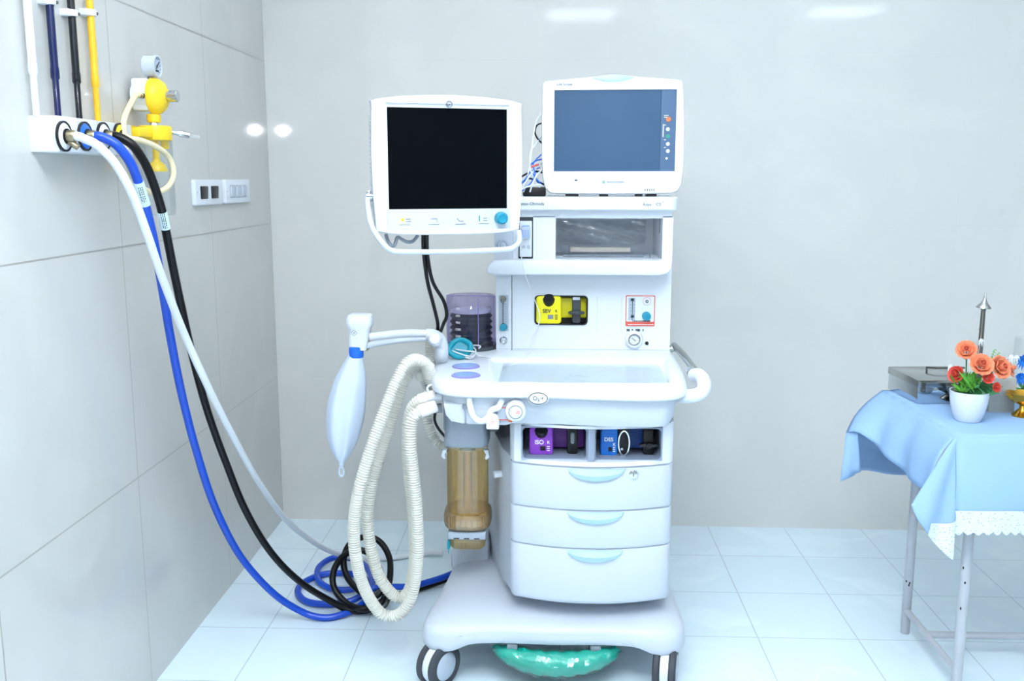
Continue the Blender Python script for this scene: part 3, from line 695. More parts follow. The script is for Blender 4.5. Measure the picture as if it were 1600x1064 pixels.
bi.bx(x0, x1, YH+.002, 3.15, z0i-.002, z0i+.002); bi.bx(x0, x1, YH+.003, 3.15, z1i-.003, z1i+.001)
part('shelf_liner', bi, 'shelfgrey', house)
part('shelf_film', B().grid([[(x0+.01+(x1-x0-.04)*i/30, 3.12+.012*math.sin(j*.9+i*.25), z0i+.03+(z1i-z0i-.05)*j/10) for i in range(31)] for j in range(11)]), 'wrap', house)
sh = B(); a, b = PY(890, 390, 3.03), PY(985, 390, 3.03); sh.bx(a.x, b.x, 3.03, 3.05, a.z-.008, a.z+.008, .002)
part('beige_bar', sh, 'beige', house)
rl = B(); a, b = PY(880, 399, 2.97), PY(1005, 398, 2.97)
rl.bx(a.x, b.x, 2.965, 2.975, a.z-.003, a.z+.003); rl.tube([b, PY(1014, 397, 2.95), PY(1016, 404, 2.93)], .002, 8); a, b = PY(876, 386, 3.02), PY(888, 386, 3.02); rl.bx(a.x, b.x, 3.01, 3.03, a.z-.012, a.z+.01)
part('shelf_rail', rl, 'grey', house)
part('shelf_slit', B().bx(x1-.0045, x1-.0025, 2.945, 2.952, PY(1018, 364, 2.95).z, PY(1018, 340, 2.95).z), 'black', house)
lip = [xz(760, 423, 2.83), xz(764, 413, 2.83), xz(772, 407.5, 2.83), xz(800, 406, 2.83), xz(1047, 407.5, 2.83), xz(1050, 411, 2.83), xz(1049, 421, 2.83), xz(1043, 427, 2.83), xz(1030, 430, 2.83), xz(800, 429, 2.83), xz(763, 427.5, 2.83)]
part('front_lip', B().prism(lip, 2.825, 2.93, 'Y', bev=.007, seg=3, ang=25), 'white', house)
ts = rect(774, 1060.5, 307.5, 329, 2.845)
part('top_shelf', B().prism(rrect((ts[0]+ts[1])/2, 3.03, ts[1]-ts[0], .37, .03), ts[2], ts[3], 'Z', bev=.006, seg=3).bx(ts[0]+.01, ts[1]-.012, 2.86, 3.2, ts[2]-.004, ts[2]+.003), 'white', house)
part('maker_lettering', B().text('Datex-Ohmeda', .0125, (PY(850.5, 318.5, 2.845).x, 2.8445, PY(850, 318.5, 2.845).z), align='RIGHT'), 'ink', house)
part('model_lettering', B().text('Aisys', .0125, (PY(1011, 319, 2.845).x, 2.8445, PY(1011, 319.5, 2.845).z)).text('CS', .0125, (PY(1029, 319, 2.845).x, 2.8445, PY(1029, 319.5, 2.845).z)).text('2', .008, (PY(1036, 316, 2.845).x, 2.8445, PY(1036, 315.5, 2.845).z)), 'inkgrey', house)
# gas module in its dark slot
gs = rect(810, 832.5, 339.5, 406, YH)
gm = part('gas_module', B().bx(gs[0], gs[1], YH+.004, 3.0, gs[2], gs[3], .003), 'dgrey', mach)
gf = rect(812, 831, 345, 401, YH)
part('module_face', B().bx(gf[0], gf[1], YH-.01, YH+.01, gf[2], gf[3], .002), 'white', gm)
wt = rect(814, 829, 354, 373, YH-.02)
part('water_trap', B().prism(rrect((wt[0]+wt[1])/2, (wt[2]+wt[3])/2, wt[1]-wt[0], wt[3]-wt[2], .005), YH-.035, YH-.009, 'Y', bev=.002), 'ltgrey', gm)
ww = B()
for k in range(3): a = rect(816+4*k, 818+4*k, 359, 371, YH-.035); ww.bx(a[0], a[1], YH-.0365, YH-.0345, a[2], a[3])
a = rect(816, 827, 352, 356, YH-.035); ww.bx(a[0], a[1], YH-.03, YH-.008, a[2], a[3], .001)
part('trap_ribs', ww, 'discblue', gm)
gp = B()
for px, py in ((818, 386), (826, 386)): c = PY(px, py, YH-.01); gp.lathe((c.x, YH-.009, c.z), [(.005, 0), (.005, .005), (.002, .005), (.002, .001)], (0, -1, 0), 16)
part('module_port', gp, 'ltgrey', gm)
# left port box under the display
pb = part('port_box', plate(B(), 773, 802, 362, 408, YH, .012, .002, .003), 'white2', mach)
c = PY(786, 383, YH); part('round_port', B().lathe((c.x, YH-.012, c.z), [(.018, 0), (.018, .003), (.014, .006), (.010, .003), (.006, .005), (0, .005)], (0, -1, 0)), 'ltgrey', pb)
# --- push handle on the right flank
part('side_rail', B().tube([(.405, 3.08, .862), (.408, 2.9, .866), (.412, 2.7, .862), (.414, 2.58, .858)], .011, 14).cyl((.37, 3.05, .85), (.41, 3.05, .862), .012), 'steel', mach)
part('push_handle', B().tube([PY(1084, 586, 2.56), PY(1093, 587, 2.53), PY(1100, 597, 2.50), PY(1098, 611, 2.48), PY(1085, 618, 2.475), PY(1066, 619, 2.49), PY(1050, 617, 2.53)], .0185, 18), 'white', mach)
part('handle_clamp', B().cyl(PY(1079, 579, 2.62), PY(1081, 582, 2.59), .0135, n=20), 'chrome', mach)

# ================================================================== LEFT DISPLAY (on the machine's arm)
mc = (PY(585, 260, 2.40)+PY(812, 260, 2.52))/2
MA = math.radians(18); MW = .384; MH = .345
mx_, my_, mz_ = mc.x-.002, 2.455, PY(700, 260, 2.455).z
disp = thing('display_screen', 'left display in a white bezel with blank black screen and turquoise knob', 'monitor', (mx_, my_, mz_-MH/2), MA)
FR[0] = ROOT[disp.name] @ Matrix.Translation((0, 0, MH/2))
# local: x right, -y towards the viewer, z up, origin at the bezel centre
hw, hh = MW/2, MH/2
bz = [(-hw+.004, hh-.012), (-hw*.6, hh-.001), (0, hh+.004), (hw*.6, hh-.001), (hw-.004, hh-.012), (hw, hh-.03), (hw+.003, 0), (hw-.004, -hh+.03), (hw-.016, -hh+.008), (hw*.5, -hh), (-hw*.5, -hh), (-hw+.016, -hh+.008), (-hw+.004, -hh+.03), (-hw-.003, 0), (-hw, hh-.03)]
bzs = [(p.x, p.y) for p in spline([(a, b, 0) for a, b in bz], 5, True)]
scw, sch = .309, .252; scz = .0185
part('bezel', B().ring(bzs, [(-scw/2, scz-sch/2), (scw/2, scz-sch/2), (scw/2, scz+sch/2), (-scw/2, scz+sch/2)], -.012, .028, 'Y', 120).loft([[(x*k, y, z*k) for x, z in bzs] for k, y in ((.99, .026), (.97, .04), (.86, .062), (.6, .072))]).loft([[(x*k, y, z*k) for x, z in bzs] for k, y in ((1, .0), (1.0, -.012))], 0, 0), 'white', disp)
rim = B()
rim.ring([(x*.985, z*.985) for x, z in bzs], [(-scw/2-.006, -hh+.012), (scw/2+.006, -hh+.012), (scw/2+.004, scz+sch/2+.010), (-scw/2-.004, scz+sch/2+.010)], -.0185, -.011, 'Y', 120)
part('raised_edge', rim, 'white', disp)
part('screen', B().bx(-scw/2-.001, scw/2+.001, -.009, .01, scz-sch/2-.001, scz+sch/2+.001), 'screenblack', disp)
cpz = (-hh+.012+scz-sch/2)/2
part('key_strip', B().bx(-scw/2-.004, scw/2+.004, -.0135, -.01, -hh+.012, scz-sch/2-.001), 'white2', disp)
ky = B(); kyp = -.0142
for x in (-.115, -.04, .03): ky.bx(x-.014, x+.014, kyp, kyp+.001, cpz-.013, cpz-.0118)
ky.bx(.078, .105, kyp, kyp+.001, cpz-.013, cpz-.0118)
for p in ([(-.048, cpz+.002), (-.032, cpz+.002), (-.032, cpz-.006)], [(.02, cpz+.003), (.026, cpz-.005), (.038, cpz-.005)], [(-.112, cpz+.002), (-.1, cpz+.002)], [(-.112, cpz-.004), (-.1, cpz-.004)], [(.09, cpz+.002), (.1, cpz+.002)], [(.09, cpz-.004), (.1, cpz-.004)]): ky.tube([(a, kyp, b) for a, b in p], .0007, 5, smooth=False)
part('key_print', ky, 'inkgrey', disp)
part('yellow_mark', B().bx(-.124, -.117, kyp, kyp+.001, cpz-.004, cpz+.004), 'yellow', disp)
part('green_mark', B().bx(.078, .081, kyp, kyp+.001, cpz-.006, cpz+.009), 'inkteal', disp)
part('knob', B().lathe((.136, -.012, cpz+.002), [(.0165, 0), (.0165, .014), (.0155, .02), (.011, .0235), (.010, .0225), (0, .0215)], (0, -1, 0), 36), 'teal', disp)
lg = part('round_emblem', B().ring(ell(.002, hh-.019, .0085, .0085), ell(.002, hh-.019, .0072, .0072), -.0192, -.018, 'Y'), 'inkgrey', disp)
part('monogram', B().text('ge', .0105, (.002, -.0187, hh-.019), sx=.9).tube([(.002+.0058*math.cos(a), -.0188, hh-.019+.0058*math.sin(a)) for a in [.6*k for k in range(8)]], .0006, 5), 'inkgrey', lg)
vt = B()
for k in range(22): vt.bx(-hw-.0035, -hw+.004, .012, .022, -.10+.0105*k, -.096+.0105*k, .001)
part('side_vents', vt, 'ltgrey', disp)
# carrying bar that loops under the bezel
part('grab_bar', B().tube([(-hw-.012, .012, -.075), (-hw-.014, -.005, -.10), (-hw-.010, -.03, -.145), (-hw+.008, -.055, -.182), (-hw+.03, -.06, -.205), (-hw+.06, -.06, -.211), (0, -.06, -.2135), (hw-.06, -.06, -.2105), (hw-.03, -.055, -.205), (hw-.012, -.04, -.19), (hw-.006, -.012, -.168)], .0068, 14), 'white2', disp)
part('bar_pivot', B().cyl((-hw-.016, .012, -.075), (-hw+.002, .012, -.075), .010).bx(-hw-.014, -hw-.004, .004, .018, -.09, -.06, .003), 'chrome', disp)
part('support_arm', B().tube([(.05, .07, -.10), (.10, .14, -.12), (.16, .22, -.13), (.235, .30, -.14)], .034, 16, rf=lambda u, i: .030).bx(-.05, .11, .06, .1, -.1, .06, .012), 'white2', disp)
FR[0] = Matrix.Identity(4)

# ================================================================== RIGHT MONITOR (on the top shelf)
MY = 2.885
moz = ts[3]
mon = thing('patient_monitor', 'right white patient monitor with blue-grey screen standing on top of the machine', 'monitor', (PY(960, 300, MY).x, MY+.07, moz))
op = [(852, 127), (880, 124.5), (915, 121.5), (945, 118.5), (975, 118.3), (1005, 121), (1040, 123.5), (1064, 125.5), (1069, 129), (1070.5, 150), (1071.5, 200), (1070.5, 260), (1066.5, 290), (1061, 300), (1050, 303.5), (960, 304.5), (868, 304), (860, 302.5), (853, 295), (849, 280), (847.5, 240), (847.5, 190), (848.5, 140), (849.5, 130)]
mp = [xz(a, b, MY) for a, b in op]; mcx, mcz = sum(p[0] for p in mp)/len(mp), sum(p[1] for p in mp)/len(mp)
zmin = min(p[1] for p in mp); mp = [(x, z+(moz+.007-zmin)) for x, z in mp]; dzm = moz+.007-zmin
sc0 = xz(868, 141.5, MY); sc1 = xz(1055.5, 268.5, MY); sc0 = (sc0[0], sc0[1]+dzm); sc1 = (sc1[0], sc1[1]+dzm)
k_ = lambda s, y: [(mcx+(x-mcx)*s, y, mcz+(z-mcz)*s) for x, z in mp]
part('bezel', B().ring([((x-mcx)*.985+mcx, (z-mcz)*.985+mcz) for x, z in mp], [(sc0[0], sc1[1]), (sc1[0], sc1[1]), (sc1[0], sc0[1]), (sc0[0], sc0[1])], MY-.002, MY+.03, 'Y', 120).loft([k_(.985, MY-.002), k_(.996, MY+.004), k_(1, MY+.014), k_(1, MY+.035)], 0, 0), 'white', mon)
M['bluewhite'] = mat('blue_tinted_plastic', (168, 194, 232), .4)
part('back_shell', B().loft([k_(1.003, MY+.03), k_(1.003, MY+.06), k_(.97, MY+.10), k_(.8, MY+.15)]), 'bluewhite', mon)
xs = PY(1034, 200, MY).x
part('screen', B().bx(sc0[0]-.001, xs-.0006, MY+.002, MY+.012, sc1[1]-.001, sc0[1]+.001), 'screenblue', mon)
stp = part('touch_strip', B().bx(xs, sc1[0]+.001, MY+.002, MY+.012, sc1[1]-.001, sc0[1]+.001), 'screenside', mon)
for nm, px, py, r, m_ in (('alarm_key', 1046, 187.5, .0072, 'orange'), ('round_key', 1045, 203, .0055, 'white'), ('green_key', 1045, 214, .0058, 'inkteal'), ('round_key', 1045, 226, .0055, 'white'), ('round_key', 1045, 237, .0055, 'white'), ('power_key', 1043, 248.5, .0035, 'white')):
    c = PY(px, py, MY); part(nm, B().cyl((c.x, MY-.0005, c.z+dzm), (c.x, MY+.003, c.z+dzm), r, n=20), m_, stp, {'orange': 'orange key', 'inkteal': 'green key'}.get(m_))
tk = B()
for py in (181, 184, 196, 219, 231): a = rect(1039, 1046 if py < 190 else 1042, py, py+1, MY); tk.bx(a[0], a[1], MY+.0012, MY+.0025, a[2]+dzm, a[3]+dzm)
a = rect(1037.5, 1038.2, 195, 215, MY); tk.bx(a[0], a[1], MY+.0012, MY+.0025, a[2]+dzm, a[3]+dzm)
part('key_print', tk, 'white_print', stp)
c0 = PY(960, 124, MY); P_ = []
n = 24
top = [(-1+2*k/n) for k in range(n+1)]
hp = [(c0.x+.0625*u, c0.z+dzm+.0115-.0085*u*u*1.0) for u in top]+[(c0.x+.0625*u, c0.z+dzm+.003-.0125*(1-u*u)) for u in reversed(top[1:-1])]
part('alarm_lamp', B().prism(hp, MY-.0045, MY+.03, 'Y', bev=.0015), 'cyan', mon)
part('model_lettering', B().text('Life Scope', .0105, (PY(884, 132.5, MY).x, MY-.0025, PY(884, 132.5, MY).z+dzm), sx=1.05), 'inkgrey', mon)
e = PY(945, 285.5, MY)
lgm = part('emblem', B().tube([(e.x+.003, MY-.0022, e.z+dzm+.003), (e.x-.003, MY-.0022, e.z+dzm+.003), (e.x-.003, MY-.0022, e.z+dzm), (e.x+.003, MY-.0022, e.z+dzm), (e.x+.003, MY-.0022, e.z+dzm-.003), (e.x-.003, MY-.0022, e.z+dzm-.003)], .0011, 6, smooth=False), 'inkteal', mon)
part('maker_lettering', B().text('NIHON KOHDEN', .0078, (PY(963.5, 285.5, MY).x, MY-.0025, PY(963, 285.5, MY).z+dzm), sx=.85), 'inkgrey', mon)
a = rect(899.5, 904, 281.5, 283.5, MY); part('sensor', B().bx(a[0], a[1], MY-.003, MY, a[2]+dzm, a[3]+dzm, .0008), 'black', mon)
ld = B()
for k in range(5): a = rect(1009+3.5*k, 1010+3.5*k, 296, 299.5, MY); ld.bx(a[0], a[1], MY-.003, MY, a[2]+dzm, a[3]+dzm)
part('indicator_marks', ld, 'ink', mon)
fb = B()
for px0, px1 in ((885, 905), (938, 952), (995, 1006), (1012, 1028)): a = rect(px0, px1, 300, 304, MY); fb.bx(a[0], a[1], MY+.012, MY+.10, moz, moz+.012)
part('foot', fb, 'black', mon)

mon.rotation_euler = (0, 0, -.05)

# --- leads bundled beside the right monitor
lb = PY(832, 293, 2.93)
solo('lead_box', B().box((lb.x+.006, 2.955, moz+.014), (.07, .09, .027), .004), 'black', 'black lead box on the top shelf half hidden under the cables', 'cable box')
leads = [
 ('hosewhite', .0022, [(846, 178, 2.95), (838, 190, 2.93), (833, 215, 2.90), (829, 250, 2.89), (822, 288, 2.90), (818, 300, 2.91)], 'white'),
 ('hosewhite', .0022, [(848, 210, 2.96), (837, 225, 2.92), (829, 238, 2.89), (829, 265, 2.885), (838, 285, 2.90), (846, 296, 2.92)], 'white'),
 ('hosewhite', .0028, [(850, 252, 2.96), (838, 262, 2.91), (826, 277, 2.885), (817, 293, 2.89), (812, 300, 2.90)], 'white'),
 ('hosewhite', .0025, [(852, 262, 2.96), (840, 272, 2.90), (833, 285, 2.88), (828, 300, 2.885)], 'white'),
 ('hosewhite', .0022, [(815, 296, 2.88), (826, 291, 2.875), (840, 289, 2.88), (852, 291, 2.92)], 'white'),
 ('bluering', .002, [(850, 238, 2.97), (840, 247, 2.92), (833, 257, 2.90), (836, 272, 2.89), (830, 285, 2.89), (816, 298, 2.90)], 'blue'),
 ('bluering', .0022, [(851, 248, 2.965), (836, 252, 2.93), (828, 262, 2.905), (838, 279, 2.895), (845, 287, 2.90)], 'blue'),
 ('bluering', .002, [(812, 290, 2.90), (820, 281, 2.895), (830, 268, 2.9), (843, 262, 2.94)], 'blue'),
 ('blackrub', .0026, [(848, 192, 2.965), (839, 196, 2.935), (836, 207, 2.925), (841, 218, 2.935), (850, 226, 2.965)], 'black'),
 ('blackrub', .003, [(812, 278, 2.93), (824, 271, 2.925), (837, 268, 2.93), (850, 270, 2.965)], 'black'),
 ('navy', .003, [(812, 288, 2.925), (826, 279, 2.92), (838, 283, 2.915), (850, 288, 2.94)], 'navy'),
 ('red', .0028, [(828, 262, 2.895), (835, 259, 2.89), (841, 257, 2.91)], 'red'),
]
LBL = {'white': 'thin white lead in the tangle left of the right monitor', 'blue': 'thin blue lead in the tangle left of the right monitor', 'black': None, 'navy': 'navy lead lying across the black lead box', 'red': 'short red lead end in the tangle beside the right monitor'}
for i, (m_, r, P_, nm) in enumerate(leads):
    lab = LBL[nm] or ('black lead looping high beside the right monitor' if i == 8 else 'black lead lying low behind the left display')
    solo('lead_cable', B().tube([PY(*p) for p in P_], r, 8), m_, lab, 'cable', 'leads beside the right monitor')

# --- cables hanging under the left display
solo('power_cable', B().tube([PY(661, 366, 2.53), PY(662, 395, 2.56), PY(668, 440, 2.60), PY(677, 475, 2.64), PY(684, 505, 2.68), PY(683, 519, 2.70)], .0052, 10), 'blackrub', 'black cable under the left display, hanging straighter of the two', 'cable', 'black cables under the left display')
solo('power_cable', B().tube([PY(667, 366, 2.53), PY(668, 400, 2.56), PY(676, 440, 2.60), PY(693, 470, 2.63), PY(698, 492, 2.645), PY(693, 506, 2.66), PY(688, 519, 2.69)], .0052, 10), 'blackrub', 'black cable under the left display, bulging out to the right', 'cable', 'black cables under the left display')
solo('looped_cord', B().tube([PY(603, 366, 2.43), PY(606, 376, 2.425), PY(612, 384, 2.42), (PY(617, 382, 2.42)), PY(621, 371, 2.43), PY(628, 374, 2.43), PY(636, 378, 2.44), PY(645, 377, 2.45), PY(653, 368, 2.46)], .0045, 10), 'grey', 'grey cord looping just below the left corner of the left display', 'cable')
solo('thin_black_cable', B().tube([PY(681, 640, 2.60), PY(679, 655, 2.61), PY(684, 668, 2.63), PY(695, 682, 2.68)], .0042, 8), 'blackrub', 'short black cable curving under the breathing hose ports', 'cable')
# sampling line from the gas module
solo('sampling_line', B().tube([PY(818, 388, 2.862), PY(815, 402, 2.82), PY(818, 418, 2.815), PY(824, 440, 2.83), PY(836, 470, 2.89), PY(843, 492, 2.895), PY(840, 512, 2.905), PY(831, 528, 2.90), PY(829, 541, 2.89), PY(826, 553, 2.84), PY(812, 566, 2.80), PY(795, 572, 2.74)], .0016, 8), 'hosewhite', 'thin clear white tube trailing from gas module down the machine front', 'tube')

# ================================================================== BREATHING CIRCUIT (corrugated hoses)
def corr(pts, r, pitch=.0072, amp=.003):
    P = even(spline([PY(*p) for p in pts], 10), pitch/4)
    return B().tube(P, r, 14, smooth=False, rf=lambda u, i: r-amp+amp*(1.0 if i % 4 in (1, 2) else -.55))
circ = thing('breathing_circuit', 'cream corrugated breathing circuit hanging in two long loops left of machine', 'breathing hose', PY(610, 962, 2.52))
part('limb', corr([(671, 588, 2.60), (669, 575, 2.585), (661, 566, 2.57), (648, 562, 2.55), (634, 570, 2.53), (620, 594, 2.51), (607, 625, 2.49), (592, 665, 2.47), (575, 715, 2.45), (560, 770, 2.44), (553, 820, 2.45), (555, 862, 2.46), (564, 905, 2.48), (579, 938, 2.50), (598, 960, 2.51), (621, 961, 2.51), (638, 943, 2.51), (648, 910, 2.51), (653, 860, 2.50), (651, 800, 2.49), (646, 745, 2.485), (641, 695, 2.48), (643, 660, 2.485), (652, 645, 2.49), (664, 640, 2.50)], .0172), 'cream', circ)
part('limb', corr([(658, 590, 2.63), (656, 578, 2.62), (650, 573, 2.61), (640, 580, 2.595), (629, 600, 2.58), (620, 628, 2.57), (608, 665, 2.56), (593, 712, 2.55), (580, 760, 2.545), (574, 806, 2.545), (579, 854, 2.545), (590, 895, 2.55), (606, 921, 2.555), (623, 934, 2.56), (637, 926, 2.56), (645, 900, 2.56), (648, 860, 2.555), (646, 800, 2.55), (640, 745, 2.545), (637, 695, 2.54), (639, 655, 2.535), (648, 632, 2.53), (664, 622, 2.525)], .0172), 'cream', circ)
for a, b in (((668, 572, 2.588), (673, 596, 2.61)), ((656, 577, 2.62), (660, 592, 2.63))):
    part('connector', B().cyl(PY(*a), PY(*b), .0195, .0175, 24, .002), 'cream', circ)
for a, b in (((655, 643, 2.495), (682, 634, 2.51)), ((655, 626, 2.53), (682, 616, 2.53))):
    part('end_cuff', B().cyl(PY(*a), PY(*b), .0185, .0165, 24, .003), 'pinkwhite', circ)
part('wye_piece', B().tube([PY(672, 597, 2.61), PY(668, 606, 2.60), PY(664, 600, 2.615), PY(660, 593, 2.63)], .010, 14), 'film', circ)
solo('scavenging_hose', corr([(671, 531, 2.74), (672, 550, 2.74), (672, 575, 2.735), (669, 610, 2.73), (667, 640, 2.73), (671, 668, 2.72), (679, 686, 2.715), (690, 697, 2.71), (700, 698, 2.70)], .0145), 'cream', 'short cream corrugated hose running down behind the hose ports to the canister', 'breathing hose')

# --- breathing bag
bgp = [PY(557, 546, 2.66), PY(534, 722, 2.655)]
bag = thing('breathing_bag', 'milky white breathing bag with blue collar hanging from the bag arm', 'breathing bag', PY(533, 745, 2.655))
wid = [(546, 22), (556, 24), (566, 31), (582, 43), (600, 52), (620, 58), (642, 61), (664, 58), (684, 50), (702, 36), (714, 22), (721, 11), (727, 8)]
rs = []
for py, w in wid:
    u = (py-546)/(722-546); cx0 = 557+(534-557)*min(u, 1.02)-4.5*math.sin(PI*max(0, min(1, u))); c = PY(cx0, py, 2.655); hw_ = w/2*2.73/1480
    rs.append([(c.x+hw_*math.cos(a)*(1-.0*math.cos(4*a)), c.y+.8*hw_*math.sin(a)*(1+.10*math.cos(6*a)*min(1, u*3)), c.z) for a in [2*PI*j/48 for j in range(48)]])
sm = []
for j in range(48):
    sm.append(spline([r[j] for r in rs], 5))
rs = [[sm[j][i] for j in range(48)] for i in range(len(sm[0]))]
part('bladder', B().loft(rs), 'bag', bag)
part('collar', B().lathe(PY(556.5, 558, 2.655), [(.0195, 0), (.0212, .004), (.0205, .03), (.0185, .032), (.0, .032)], (.04, 0, 1)), 'bluering', bag, 'blue collar')
c = PY(533.5, 737, 2.655)
part('hanging_loop', B().tube([(c.x+.0065*math.sin(a), c.y, c.z+.014*math.cos(a)) for a in [2*PI*k/12 for k in range(12)]], .0032, 8, closed=True, per=4).cyl(PY(535, 719, 2.655), PY(534, 731, 2.655), .0055, .004), 'bag', bag)

# --- face mask and coiled tube on the worktop
fm_ = PZ(719, 561, WZ)
mask = thing('face_mask', 'turquoise cushioned face mask lying at the foot of the bellows', 'mask', fm_)
R0 = Matrix.Translation((fm_.x, fm_.y, WZ+.031)) @ Matrix.Rotation(math.radians(64), 4, 'X') @ Matrix.Rotation(.2, 4, 'Z')
def xf(pts): return [R0 @ V(p) for p in pts]
part('cushion', B().tube(xf([(.029*math.cos(a)*(1+.12*math.cos(2*a)), .026*math.sin(a)*(1+.1*math.sin(a)), .004*math.cos(2*a)) for a in [2*PI*k/16 for k in range(16)]]), .0085, 12, closed=True, per=3), 'tealdark', mask)
b = B(); b.loft([xf([(r*math.cos(a), r*.92*math.sin(a), z) for a in [2*PI*k/28 for k in range(28)]]) for r, z in ((.030, 0), (.027, -.012), (.018, -.02), (.010, -.022))])
part('shell', b, 'tealdark', mask)
part('connector', B().cyl(R0 @ V((0, 0, -.02)), R0 @ V((0, 0, -.034)), .0095, n=20), 'film', mask)
cc = PZ(738, 560, WZ)
ct = []
for k in range(44):
    a = k*.42; r = .026+.012*math.sin(k*.37); ct.append((cc.x-.012+r*1.25*math.cos(a)+.010*math.sin(k*.21), cc.y-.01+.018*math.sin(a), WZ+.006+.022*(.5+.5*math.sin(k*.33+1))+.012*(.5+.5*math.sin(a))))
ct += [tuple(PZ(748, 556, WZ+.03)), tuple(PZ(756, 557, WZ+.005)), tuple(PZ(768, 560, WZ+.004))]
solo('coiled_tube', B().tube(ct, .0019, 8, per=5), 'hosewhite', 'thin clear white tube coiled loosely around the turquoise mask', 'tube')
lv2 = PZ(746, 561, WZ)
part('hook', B().tube(xf([(.04, .005, -.004), (.045, -.02, -.006), (.02, -.032, -.006), (-.02, -.033, -.006), (-.042, -.01, -.004), (-.036, .012, -.003)]), .002, 8), 'film', mask)

# ================================================================== VAPORIZERS
def vaporizer(label, loc, m_main, m_deep, word, style):
    """local frame: origin bottom centre front, x right, y inward, z up"""
    t = thing('vaporizer_cassette', label, 'vaporizer', loc, 0, 'vaporizer cassettes in the machine')
    FR[0] = ROOT[t.name]
    bw, bh = {'yellow': (.078, .086), 'purple': (.066, .080), 'blue': (.047, .078)}[style]
    x0 = -.078 if style == 'yellow' else -.072
    part('body', B().prism(rrect(x0+bw/2, bh/2, bw, bh, .010), -.022, .05, 'Y', bev=.005, seg=3), m_main, t)
    part('rear_case', B().prism(rrect(.034 if style != 'blue' else .026, bh*.53, .092 if style != 'blue' else .10, bh*.74, .008), .012, .06, 'Y', bev=.003), m_deep, t)
    if style != 'blue':
        part('filler_cap', B().lathe((x0+bw*.5, -.010, bh-.017), [(0, .019), (.014, .019), (.0185, .015), (.0195, 0), (.0195, -.003), (0, -.003)], (0, -.75, .66), 32), 'black', t)
    else:
        part('filler_cap', B().cyl((x0+bw*.5, .0, bh-.004), (x0+bw*.5, .0, bh+.004), .02), 'black', t)
        part('filler_port', B().prism(rrect(x0+bw+.016, bh*.52, .030, bh*.92, .006), -.012, .04, 'Y', bev=.003), 'black', t)
        part('port_ring', B().ring(ell(x0+bw+.017, bh*.47, .0165, .036), ell(x0+bw+.017, bh*.47, .013, .032), -.022, -.012, 'Y').ball((x0+bw+.012, -.016, bh*.24), .006), 'chrome', t)
    lvx = {'yellow': .047, 'purple': .047, 'blue': .060}[style]
    lvr = part('lever', B().prism(rrect(lvx, bh*.47, .030 if style != 'yellow' else .026, bh*.94, .008), -.012, .03, 'Y', bev=.004), 'black' if style != 'yellow' else 'dgrey', t)
    if style == 'purple':
        part('lever_tip', B().prism(rrect(lvx, bh*.60, .011, bh*.40, .005), -.02, -.008, 'Y', bev=.003), 'grey', lvr)
    else:
        part('wing_nut', B().prism(ell(lvx, bh*.40, .026, .0062, 24), -.026, -.008, 'Y', bev=.002).cyl((lvx, -.032, bh*.40), (lvx, -.01, bh*.40), .0085, bev=.002), 'black' if style != 'yellow' else 'dgrey', lvr)
    if style == 'yellow': part('lever_plate', B().bx(lvx-.012, lvx+.010, -.0135, -.01, bh*.86, bh*.98), 'white2', lvr)
    m_ink = 'ink' if style == 'yellow' else 'white_print'
    yf = -.0226
    tx = B().text(word, .0165 if style != 'blue' else .0145, (x0+bw*.42 if style != 'blue' else x0+bw*.48, yf, bh*(.46 if style != 'blue' else .60)), align='CENTER', bold=.0003)
    tx.text('K', .011, (x0+bw*.80, yf, bh*(.46 if style != 'blue' else .42)), bold=.0003)
    for z in (.30, .23, .16): tx.bx(x0+bw*.74, x0+bw*.86, yf-.0004, yf+.0008, bh*z, bh*(z+.03))
    part('lettering', tx, m_ink, t)
    part('sight_glass', B().bx(x0+bw*.46, x0+bw*.68, yf-.001, yf+.004, bh*.17, bh*.33, .001), 'grey' if style == 'yellow' else 'black', t)
    FR[0] = Matrix.Identity(4)
    return t
sx, szz = (PY(836, 500, YF).x+PY(918, 500, YF).x)/2, sz0+.0045
vaporizer('lemon yellow vaporizer cassette set into the dark slot of upper column', (sx, YF+.012, szz), 'lemon', 'lemond', 'SEV', 'yellow')
zb = .6525
c = PY(822, 710, 2.50); vaporizer('purple vaporizer cassette in the left half of the bay above the drawers', (c.x+.080, 2.535, zb), 'purple', 'purpled', 'ISO', 'purple')
c = PY(932, 710, 2.50); vaporizer('blue vaporizer cassette in the right half of the bay above the drawers', (c.x+.083, 2.535, zb), 'desblue', 'desblued', 'DES', 'blue')

